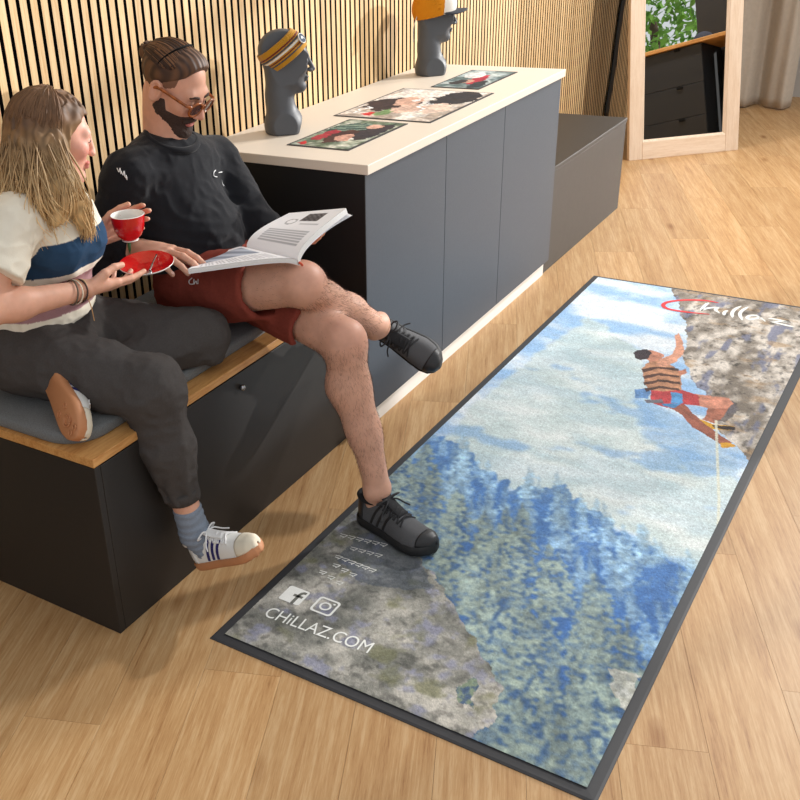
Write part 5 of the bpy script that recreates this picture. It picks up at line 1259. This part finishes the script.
def img_r(s, t):
    """s from gutter to outer edge, t from far to near"""
    c = WHT.copy()
    if 0.66 < s < 0.90 and 0.48 < t < 0.80: c = np.array((64, 60, 62.))+60*((math.sin(s*90)*math.sin(t*70)) > 0.2)
    elif 0.10 < s < 0.42 and 0.14 < t < 0.90 and (s*40 % 1) < 0.45: c = np.array((176, 176, 180.))
    elif 0.55 < s < 0.60 and 0.55 < t < 0.9: c = np.array((190, 190, 194.))
    elif 0.5 < s < 0.78 and 0.2 < t < 0.5 and abs(math.hypot(s-0.64, t-0.35)-0.08) < 0.012: c = np.array((150, 150, 152.))
    return c
def img_l(s, t):
    c = WHT.copy()
    if 0.15 < s < 0.95 and 0.08 < t < 0.55: c = np.array((168, 176, 190.))+30*math.sin(s*20+t*14)
    elif 0.12 < s < 0.9 and 0.62 < t < 0.92 and (s*34 % 1) < 0.4: c = np.array((190, 190, 194.))
    return c
half_book('page_right', G0, G1, TR0, TR1, 0.014, 0.016, img_r); half_book('page_left', G0, G1, BL0, BL1, 0.010, 0.006, img_l)
# a few lifted leaves and the ribbon
for k in range(5):
    f_ = 0.10+0.10*k; A0, A1 = G0, G1; B0, B1 = TR0+A3((0.003, 0.0, -0.0022))*(k+1), TR1+A3((0.004, -0.001, -0.0026))*(k+1)
    n = A3((-0.4, 0, 0.9)); V = []; F = []
    for i in range(13):
        s = i/12; o_ = n*(0.016*math.sin(math.pi*s**0.55)+0.0015*(k+1)*math.sin(math.pi*s*0.9))
        for t in (0.0, 1.0): V.append(tuple((A0*(1-t)+A1*t)*(1-s)+(B0*(1-t)+B1*t)*s+o_-n*0.017))
    for i in range(12): F.append((2*i, 2*i+1, 2*i+3, 2*i+2))
    o = link('leaf', mesh_np('leaf', V, F), simple('leaf_paper', lin(236, 236, 238), 0.7), bk, smooth=True)
V, F = tube([G1+A3((0.004, -0.002, -0.012)), G1+A3((0.006, -0.008, -0.016)), G1+A3((0.010, -0.009, -0.022))], 0.003, 6); link('ribbon', mesh_np('ribbon', V, F), simple('orange_ribbon', lin(196, 78, 48), 0.7), bk)

# ------------------------------------------------------------------ cup, saucer, spoon
M_RED = simple('red_glaze', lin(200, 18, 22), 0.16, spec=0.6, coat=0.4); M_WHITEG = simple('white_glaze', lin(238, 236, 230), 0.15, spec=0.6, coat=0.4); M_COFFEE = simple('coffee', lin(58, 34, 20), 0.1)
CUPC = pz(130.5, 240, 0.862); R0 = 0.0445
def place(VF, c, tilt=(0, 0)):
    R_ = np.array(Matrix.Rotation(tilt[0], 3, 'X') @ Matrix.Rotation(tilt[1], 3, 'Y')); return [tuple(A3(c)+R_@A3(v)) for v in VF[0]], VF[1]
cup = empty('coffee_cup', tuple(CUPC)); tag(cup, 'red coffee cup with white inside held by the person in the striped t-shirt', 'cup')
V, F = place(lathe([(0.0001, 0.003), (0.020, 0.003), (0.0215, 0.006), (0.031, 0.014), (0.0385, 0.030), (0.042, 0.050), (0.0432, 0.0665)], 56), CUPC); link('cup_body', mesh_np('cup_body', V, F), M_RED, cup, smooth=True)
V, F = place(lathe([(0.0001, 0.007), (0.018, 0.007), (0.029, 0.016), (0.0365, 0.031), (0.040, 0.050), (0.0410, 0.0660), (0.0421, 0.0680), (0.0432, 0.0665)], 56), CUPC); link('cup_inside', mesh_np('cup_inside', V, F), M_WHITEG, cup, smooth=True)
V, F = place(lathe([(0.0001, 0.0), (0.021, 0.0), (0.0215, 0.0028), (0.0001, 0.0029)], 40), CUPC); link('foot_ring', mesh_np('foot_ring', V, F), M_WHITEG, cup, smooth=True)
V, F = place(lathe([(0.0001, 0.044), (0.0382, 0.044), (0.0001, 0.0435)], 40), CUPC); link('coffee', mesh_np('coffee', V, F), M_COFFEE, cup)
hd_ = A3((0.35, 0.93, 0)); V, F = tube(catmull([CUPC+hd_*0.041+A3((0, 0, 0.052)), CUPC+hd_*0.058+A3((0, 0, 0.053)), CUPC+hd_*0.062+A3((0, 0, 0.036)), CUPC+hd_*0.050+A3((0, 0, 0.022)), CUPC+hd_*0.037+A3((0, 0, 0.021))], 6), 0.0042, 8); link('handle', mesh_np('handle', V, F), M_RED, cup, smooth=True)
SAUC = pz(147, 268, 0.800); TL = (0.05, -0.09)
sau = empty('saucer', tuple(SAUC)); tag(sau, 'red saucer with white underside held below the red cup', 'saucer')
V, F = place(lathe([(0.0001, 0.003), (0.024, 0.003), (0.030, 0.0045), (0.052, 0.012), (0.0695, 0.0165)], 64), SAUC, TL); link('red_top', mesh_np('red_top', V, F), M_RED, sau, smooth=True)
V, F = place(lathe([(0.0001, -0.004), (0.022, -0.004), (0.025, -0.006), (0.030, -0.004), (0.050, 0.006), (0.0685, 0.0125), (0.0705, 0.0150), (0.0695, 0.0165)], 64), SAUC, TL); link('white_underside', mesh_np('white_underside', V, F), M_WHITEG, sau, smooth=True)
sp = empty('teaspoon', tuple(SAUC+A3((0, 0, 0.012)))); tag(sp, 'small steel teaspoon lying on the red saucer', 'spoon')
sdv = A3((0.75, 0.40, 0.06)); sdv /= np.linalg.norm(sdv); s0 = SAUC+A3((0.008, -0.016, 0.014))-sdv*0.045
V, F = tube(catmull([s0, s0+sdv*0.04+A3((0, 0, 0.002)), s0+sdv*0.09+A3((0, 0, 0.003))], 8), [0.0028]*8+[0.0018]*8+[0.0022], 6, flat=(A3((0, 0, 1)), 0.5)); link('handle', mesh_np('handle', V, F), M_STEEL, sp, smooth=True)
V, F = tube(catmull([s0-sdv*0.026, s0-sdv*0.012, s0+sdv*0.002], 6), [0.002, 0.006, 0.008, 0.0092, 0.0098, 0.0098, 0.0095, 0.009, 0.0078, 0.006, 0.004, 0.003, 0.0022], 10, flat=(A3((0, 0, 1)), 0.3)); link('bowl', mesh_np('bowl', V, F), M_STEEL, sp, smooth=True)

# ================= person with the cup
wom = empty('person', (0.22, 0.33, CT+0.004)); tag(wom, 'person with long blond hair in striped t-shirt holding a red cup and saucer', 'person')
wHR, wHL = A3((0.145, 0.330, 0.640)), A3((0.305, 0.375, 0.640))
wKR = pz(149, 390, 0.588); wAR = pz(195, 533, 0.178)
wKL = pz(200, 338, 0.588); wAL = A3((0.185, 0.150, 0.590))
wRS, wLS = A3((0.098, 0.238, 1.010)), A3((0.345, 0.310, 0.958))
wRE = A3((-0.052, 0.215, 0.848)); wRW = pz(84, 290, 0.812)
wLE = A3((0.385, 0.395, 0.745)); wLW = pz(99, 236, 0.862)
WNB = A3((0.265, 0.275, 1.035))
HW = Fr(py(54, 140, 0.262), (0.80, -0.57, -0.18), (0, 0, 1), 0.84)
toeWR = pz(252, 548, 0.200)-pz(196, 560, 0.100); toeWR /= np.linalg.norm(toeWR)
shR = (wKR-wAR)/np.linalg.norm(wKR-wAR)
upWR = shR-toeWR*(shR@toeWR); upWR /= np.linalg.norm(upWR); hlWR = wAR-toeWR*0.052-upWR*0.098
toeWL = A3((-0.45, -0.78, -0.42)); toeWL /= np.linalg.norm(toeWL); upWL = A3((0.80, -0.30, -0.45)); upWL = upWL-toeWL*(upWL@toeWL); upWL /= np.linalg.norm(upWL)
hlWL = pz(73, 436, 0.552)-toeWL*0.238
if True: wAL = hlWL+toeWL*0.052+upWL*0.100
hdWR = A3(SAUC)+A3((-0.035, -0.020, -0.012))-wRW; hdWR /= np.linalg.norm(hdWR)
whR, wtR = hand_prims(wRW, hdWR, (0.0, 0.45, 0.9), (0.1, -0.75, 0.6), [(0.05, 0.15, 0.10), (0.05, 0.20, 0.15), (0.15, 0.30, 0.2), (0.3, 0.45, 0.3)], 0.06, ((0.75, 0.45, 0.45), (0.95, 0.1, 0.35), (1.0, -0.05, 0.10)), 0.90)
dWL = A3((0.66, -0.30, 0.16))
whL, wtL = hand_prims(wLW, dWL, (-0.45, -0.80, 0.25), (-0.35, 0.0, 0.9), [(0.25, 0.75, 0.6), (0.25, 0.75, 0.6), (0.25, 0.8, 0.6), (0.3, 0.8, 0.6)], 0.02, ((0.75, 0.45, 0.35), (0.9, 0.2, 0.4), (0.85, 0.05, 0.5)), 0.88)
wt = [ell((0.225, 0.345, 0.655), (0.155, 0.115, 0.105), None, 0.05), ell((0.228, 0.322, 0.79), (0.100, 0.075, 0.12), None, 0.05), ell((0.238, 0.288, 0.92), (0.110, 0.080, 0.11), None, 0.05), rcone(wRS, WNB+A3((0, 0.01, -0.05)), 0.042, 0.05, 0.04), rcone(wLS, WNB+A3((0, 0.01, -0.05)), 0.042, 0.05, 0.04),
      rcone(wRS, wRE, 0.043, 0.036, 0.03), rcone(wRE, wRE+(wRW-wRE)*0.35, 0.037, 0.036, 0.02), rcone(wRE+(wRW-wRE)*0.3, wRW, 0.036, 0.0225, 0.02), rcone(wLS, wLE, 0.043, 0.036, 0.03), rcone(wLE, wLW, 0.036, 0.0235, 0.03),
      rcone(wHR, wKR, 0.082, 0.056, 0.03), rcone(wHL, wKL, 0.082, 0.056, 0.03), rcone(wKR, wAR, 0.052, 0.030, 0.03), rcone(wKL, wAL, 0.052, 0.030, 0.03)]
gR, gL = Fr(hlWR, toeWR, upWR), Fr(hlWL, toeWL, upWL)
for g_, A_ in ((gR, wAR), (gL, wAL)): wt += [rcone(A_, g_.p(0.052, 0, 0.055), 0.029, 0.022, 0.02), rcone(g_.p(0.052, 0, 0.05), g_.p(0.15, 0, 0.038), 0.02, 0.012, 0.02)]
neckW = [rcone(HW.p(-0.025, 0, -0.04), WNB+A3((0, 0, -0.03)), 0.043, 0.050, 0.03)]
def wom_color(V):
    C_ = np.tile(np.array(lin(222, 168, 142)), (len(V), 1)); q = HW.loc(V); hd = np.linalg.norm(q, axis=1) < 0.15
    C_[hd] = lin(232, 176, 156)
    lips = hd & (np.abs(q[:, 2]+0.063) < 0.012) & (q[:, 0] > 0.085) & (np.abs(q[:, 1]) < 0.02); C_[lips] = lin(212, 134, 124)
    f = np.clip(np.exp(-((q[:, 0]-0.075)**2+(np.abs(q[:, 1])-0.045)**2+(q[:, 2]+0.02)**2)/0.0008), 0, 1)*hd; C_ = C_*(1-0.5*f[:, None])+np.array(lin(228, 132, 122))*0.5*f[:, None]
    return C_
body_mesh('body', [(wt, 0.0042, 2), (head_prims(HW, male=False)+neckW, 0.0026, 1), (whR+[rcone(wRW-hdWR*0.02, wRW, 0.0235, 0.0225, 0.012)], 0.002, 1), (whL, 0.0022, 1)], M_SKIN, wom, wom_color)
# t-shirt with woven bands
def tee_color(V):
    z = V[:, 2]+0.10*(V[:, 0]-0.2)*0+0.012*vnoise(V, 9.0, 3)*0.4
    C_ = np.tile(np.array(lin(232, 224, 206)), (len(V), 1)); body = np.linalg.norm(V[:, :2]-np.array([0.24, 0.29]), axis=1) < 0.30
    ax_ = (wRE-wRS)/np.linalg.norm(wRE-wRS); ex = np.sqrt(((V[:, 0]-0.230)/0.136)**2+((V[:, 1]-0.305)/0.125)**2)
    sl = (np.linalg.norm(np.cross(V-wRS, ax_), axis=1) < 0.078) & (ex > 1.03) & (V[:, 0] < 0.16)
    m = body & ~sl
    C_[m & (z < TB[0])] = lin(44, 70, 98); C_[m & (z < TB[1])] = lin(234, 228, 214); C_[m & (z < TB[2])] = lin(166, 128, 132); C_[m & (z < TB[3])] = lin(234, 226, 208)
    return C_
TB = (0.942, 0.856, 0.838, 0.752)
M_TEE = simple('jersey', (1, 1, 1), 0.9, attr=True, bump=(600, 0.25), spec=0.12)
tsl = wRS+(wRE-wRS)*0.60; tll = wLS+(wLE-wLS)*0.60
tee = [ell((0.224, 0.338, 0.735), (0.142, 0.108, 0.075), None, 0.05), ell((0.228, 0.320, 0.80), (0.124, 0.098, 0.12), None, 0.06), ell((0.236, 0.286, 0.925), (0.130, 0.098, 0.11), None, 0.06), ell((0.200, 0.212, 0.915), (0.048, 0.044, 0.05), None, 0.05), ell((0.305, 0.232, 0.905), (0.048, 0.044, 0.05), None, 0.05),
       rcone(wRS+A3((0.006, 0, 0.0)), WNB+A3((-0.01, 0.005, -0.055)), 0.058, 0.066, 0.05), rcone(wLS+A3((-0.01, 0, 0)), WNB+A3((-0.01, 0.005, -0.055)), 0.054, 0.066, 0.05), ccone(wRS+(wRS-wRE)*0.02, tsl, 0.058, 0.066, 0.03), ccone(wLS+(wLS-wLE)*0.05, tll, 0.054, 0.060, 0.03)]
w1, w2 = wrinkle(0.0050, 14, 41, 0, 0.6), wrinkle(0.0025, 34, 43)
solid('t_shirt', tee, 0.0028, M_TEE, wom, disp=lambda P: w1(P)+w2(P), clips=[half((0.2, 0.2, 0.715), (0.10, 0.0, -1))], color=tee_color, label='t-shirt in cream, navy, white and mauve bands')
# trousers
M_TROU = simple('charcoal_trousers', lin(74, 70, 68), 0.9, var=0.10, vscale=260, bump=(600, 0.3), spec=0.12)
cufR = wKR+(wAR-wKR)*0.73; tk = (wAR-wKR)/np.linalg.norm(wAR-wKR)
tr_ = [ell((0.225, 0.345, 0.650), (0.178, 0.135, 0.112), None, 0.05), rcone(wHR, wKR+A3((0, 0.01, 0)), 0.104, 0.076, 0.04), rcone(wHL, wKL, 0.100, 0.074, 0.04), rcone(wKR, wKR+(cufR-wKR)*0.55, 0.070, 0.062, 0.03), ccone(wKR+(cufR-wKR)*0.45, cufR, 0.063, 0.043, 0.03), rcone(wKL, wKL+(wAL-wKL)*0.75, 0.070, 0.050, 0.03), ell(wKR+A3((0.015, -0.008, 0.0)), (0.064, 0.064, 0.070), None, 0.04)]
w3, w4 = wrinkle(0.0080, 13, 51, 1, 0.55), wrinkle(0.0034, 34, 53)
def hemfold(P):
    s = ((P-wKR)@tk)/np.linalg.norm(cufR-wKR); a = P-wKR-((P-wKR)@tk)[:, None]*tk; th = np.arctan2(a[:, 0], a[:, 1]); near = (np.linalg.norm(a, axis=1) < 0.09)
    return 0.0045*np.sin(th*9+4*vnoise(P, 14.0, 5))*np.clip((s-0.62)/0.3, 0, 1)*near
solid('trousers', tr_, 0.0042, M_TROU, wom, disp=lambda P: w3(P)+w4(P)+hemfold(P), clips=[lambda x, y, z: np.where((y > 0.03) | (z > 0.56), CT+0.004-z, -1.0)*np.ones(np.broadcast(x, y, z).shape)], label='charcoal jogger trousers')
V, F = tube([cufR-tk*0.022, cufR-tk*0.010, cufR+tk*0.008], [0.0465, 0.0455, 0.043], 28); link('ankle_cuff', mesh_np('ankle_cuff', V, F), M_TROU, wom, smooth=True)
# socks
M_SOCK = simple('blue_grey_sock', lin(128, 138, 152), 0.95, var=0.12, vscale=300, bump=(500, 0.4))
solid('sock', [rcone(wAR+(wKR-wAR)*0.16, wAR, 0.0375, 0.0365, 0.02), rcone(wAR, gR.p(0.055, 0, 0.05), 0.0365, 0.030, 0.02)], 0.0028, M_SOCK, wom, disp=lambda P: 0.0014*np.sin(((P-wAR)@tk)*330+3*vnoise(P, 30.0, 2)))
solid('sock', [rcone(wAL+(wKL-wAL)*0.30, wAL, 0.037, 0.036, 0.02), rcone(wAL, gL.p(0.055, 0, 0.05), 0.036, 0.030, 0.02)], 0.0028, M_SOCK, wom)
retro = dict(kind='retro', sole=0.020, upper=simple('white_leather', lin(232, 230, 224), 0.5, var=0.03), solemat=simple('gum_sole', lin(188, 128, 86), 0.6, var=0.06), toe=simple('cream_suede', lin(222, 212, 190), 0.9), heel=simple('white_heel', lin(226, 224, 220), 0.5), stripe=simple('navy_stripe', lin(40, 38, 100), 0.5), collar=simple('white_collar', lin(224, 222, 216), 0.8), tongue=simple('white_tongue', lin(226, 224, 220), 0.8), lace=simple('white_lace', lin(228, 226, 224), 0.9), nstripe=3, s0=0.30, ds=0.075, sw=0.036, slant=0.10, studs=True)
shoe(wom, 'sneaker', hlWR, toeWR, upWR, 0.238, retro, -1, 'white sneaker with navy stripes and gum sole, dangling')
shoe(wom, 'sneaker', hlWL, toeWL, upWL, 0.238, retro, 1, 'white sneaker with gum sole turned to view, on the seat pad')
# watch and bracelets
wf = (wLE-wLW)/np.linalg.norm(wLE-wLW); V, F = tube([wLW+wf*0.020, wLW+wf*0.030, wLW+wf*0.040], [0.0265, 0.028, 0.028], 24); link('wristwatch', mesh_np('wristwatch', V, F), simple('black_watch', lin(24, 24, 28), 0.3), wom, smooth=True)
rf = (wRE-wRW)/np.linalg.norm(wRE-wRW)
for k, (c_, r_) in enumerate(((lin(232, 196, 142), 0.0016), (lin(72, 52, 44), 0.0022), (lin(206, 150, 110), 0.0018), (lin(232, 222, 200), 0.0015), (lin(96, 84, 70), 0.002))):
    V, F = torus(wRW+rf*(0.006+0.0075*k), rf+A3((0.1*math.sin(k*2), 0.12*math.cos(k*3), 0.1)), 0.0275+0.0008*k, r_, None, 0.95, 28, 5); link('bracelet', mesh_np('bracelet', V, F), simple('bracelet_cord', c_, 0.6), wom, smooth=True)
V, F = tube(catmull([wRW+rf*0.010+A3((0.0, -0.022, -0.016)), wRW+rf*0.008+A3((0.002, -0.024, -0.045)), wRW+rf*0.006+A3((0.004, -0.022, -0.075))], 6), 0.0012, 5); link('bracelet_tassel', mesh_np('bracelet_tassel', V, F), simple('tassel', lin(196, 150, 100), 0.8), wom)

# long hair: a body of hair under many separate locks
def whair_c(t, v): return np.array(lin(112, 80, 54))*(1-t)+np.array(lin(232, 196, 142))*t if v is None else (np.array(lin(112, 80, 54))*(1-t)+np.array(lin(232, 196, 142))*t)*v
zt = HW.o[2]
def wh_col(V):
    t = np.clip((zt+0.055-V[:, 2])/0.19, 0, 1)**0.9; g = 0.82+0.22*np.sin(vnoise(V*np.array([1, 1, 0.25]), 60.0, 7)*7); return (np.array(lin(112, 80, 54))*(1-t[:, None])+np.array(lin(220, 184, 130))*t[:, None])*g[:, None]
e_back = A3((0.150, 0.335, 0.985)); e_side = A3((0.165, 0.170, 1.000)); e_lock = py(88, 238, 0.165)
wh = [ell(HW.p(-0.016, 0, 0.046), A3((0.108, 0.090, 0.092))*HW.s, HW.R, 0.02), rcone(HW.p(-0.060, 0, 0.02), e_back, 0.062, 0.026, 0.03), rcone(HW.p(-0.030, -0.055, 0.0), e_side, 0.045, 0.018, 0.03), rcone(HW.p(-0.050, -0.04, -0.02), (e_back+e_side)/2, 0.06, 0.024, 0.03), rcone(HW.p(-0.008, -0.074, -0.01), py(64, 185, 0.17), 0.026, 0.028, 0.02), rcone(py(66, 185, 0.17), py(82, 218, 0.165), 0.028, 0.016, 0.02), rcone(py(82, 218, 0.165), e_lock, 0.016, 0.004, 0.02)]
def _face_clip(x, y, z):
    qx, qy, qz = x-HW.o[0], y-HW.o[1], z-HW.o[2]; lx, ly, lz = [(qx*HW.R[0, i]+qy*HW.R[1, i]+qz*HW.R[2, i])/HW.s for i in range(3)]
    return np.where((lz < 0.075) & (lz > -0.13) & (lx > 0.0), lx-0.030-0.75*(lz-0.02)*(lz > 0.02), -1.0)*0.9
solid('hair', wh, 0.0034, M_HAIR, wom, disp=lambda P: 0.0030*np.sin(vnoise(P*np.array([1, 1, 0.22]), 48.0, 3)*8), clips=[lambda x, y, z: _face_clip(x, y, z)], color=wh_col, label='long hair, brown at the roots and blond at the ends')

rg = np.random.default_rng(77); parts = []; cols = []
def scalp(phi, t):
    """from the parting on top (t=0) down to ear level (t=1) at azimuth phi (0 = face, pi = back)"""
    a = math.radians(8+88*t); return HW.p(-0.016+0.113*math.sin(a)*math.cos(phi), 0.095*math.sin(a)*math.sin(phi), 0.046+0.097*math.cos(a))
for i in range(1250):
    u = rg.uniform()
    if u < 0.50:      # over the back and near shoulder
        phi = math.radians(rg.uniform(-235, -100)); w = rg.uniform(); e = e_side*(1-w)+e_back*w+rg.normal(0, 0.020, 3)+A3((0, 0, rg.uniform(-0.035, 0.01))); out = A3((-0.05, -0.035, 0))*rg.uniform(0.2, 1.0)
    elif u < 0.68:
        phi = math.radians(rg.uniform(-118, -80)); w = rg.uniform(); e = e_side*(1-w)+py(70, 205, 0.165)*w+rg.normal(0, 0.012, 3); out = A3((-0.01, -0.03, 0))*rg.uniform(0.2, 1.0)
    elif u < 0.90:     # the lock falling in front of the near shoulder
        phi = math.radians(rg.uniform(-112, -84)); e = e_lock+A3((rg.normal(0, 0.010), rg.normal(0, 0.010), rg.uniform(-0.01, 0.06))); out = A3((0.0, -0.02, 0))*rg.uniform(0, 1)
    else:             # far side
        phi = math.radians(rg.uniform(80, 140)); e = A3((0.36, 0.36, 0.99))+rg.normal(0, 0.02, 3); out = A3((0.02, 0.03, 0))
    P = [scalp(phi, t)+rg.normal(0, 0.0012, 3) for t in (0.02, 0.25, 0.5, 0.75, 1.0)]
    m = P[-1]*0.55+e*0.45+out*0.7; m2 = P[-1]*0.2+e*0.8+out
    P += [m+rg.normal(0, 0.004, 3), m2+rg.normal(0, 0.005, 3), e]
    P = catmull(P, 3); n = len(P); r = rg.uniform(0.0009, 0.0024); R_ = r*np.concatenate([np.linspace(0.6, 1, n//3), np.ones(n-2*(n//3)), np.linspace(1, 0.25, n//3)])
    v_, f_ = tube(P, R_, 4); parts.append((v_, f_)); g = rg.uniform(0.70, 1.25); tip = rg.uniform(0.75, 1.1)
    for q in range(n): cols += [whair_c(min(1, max(0, (zt+0.055-P[q][2])/0.19)**0.9*tip), g)]*4
V, F = merge(parts); me_ = mesh_np('hair_locks', V, F); set_col(me_, np.clip(np.array(cols), 0, 1)); o = link('hair_locks', me_, M_HAIR, wom, smooth=True); o['kind'] = 'stuff'

for g in (-1, 1):
    V, F = tube(catmull([HW.p(0.0925, g*0.018, 0.006), HW.p(0.0955, g*0.030, 0.0085), HW.p(0.0865, g*0.045, 0.005)], 5), 0.0014, 5); link('eyelash', mesh_np('eyelash', V, F), simple('lash', lin(50, 38, 34), 0.7), wom, smooth=True)
    V, F = tube(catmull([HW.p(0.092, g*0.014, 0.028), HW.p(0.093, g*0.030, 0.032), HW.p(0.080, g*0.046, 0.028)], 5), 0.0018, 5); link('eyebrow', mesh_np('eyebrow', V, F), simple('brow_light', lin(126, 96, 70), 0.8), wom, smooth=True)
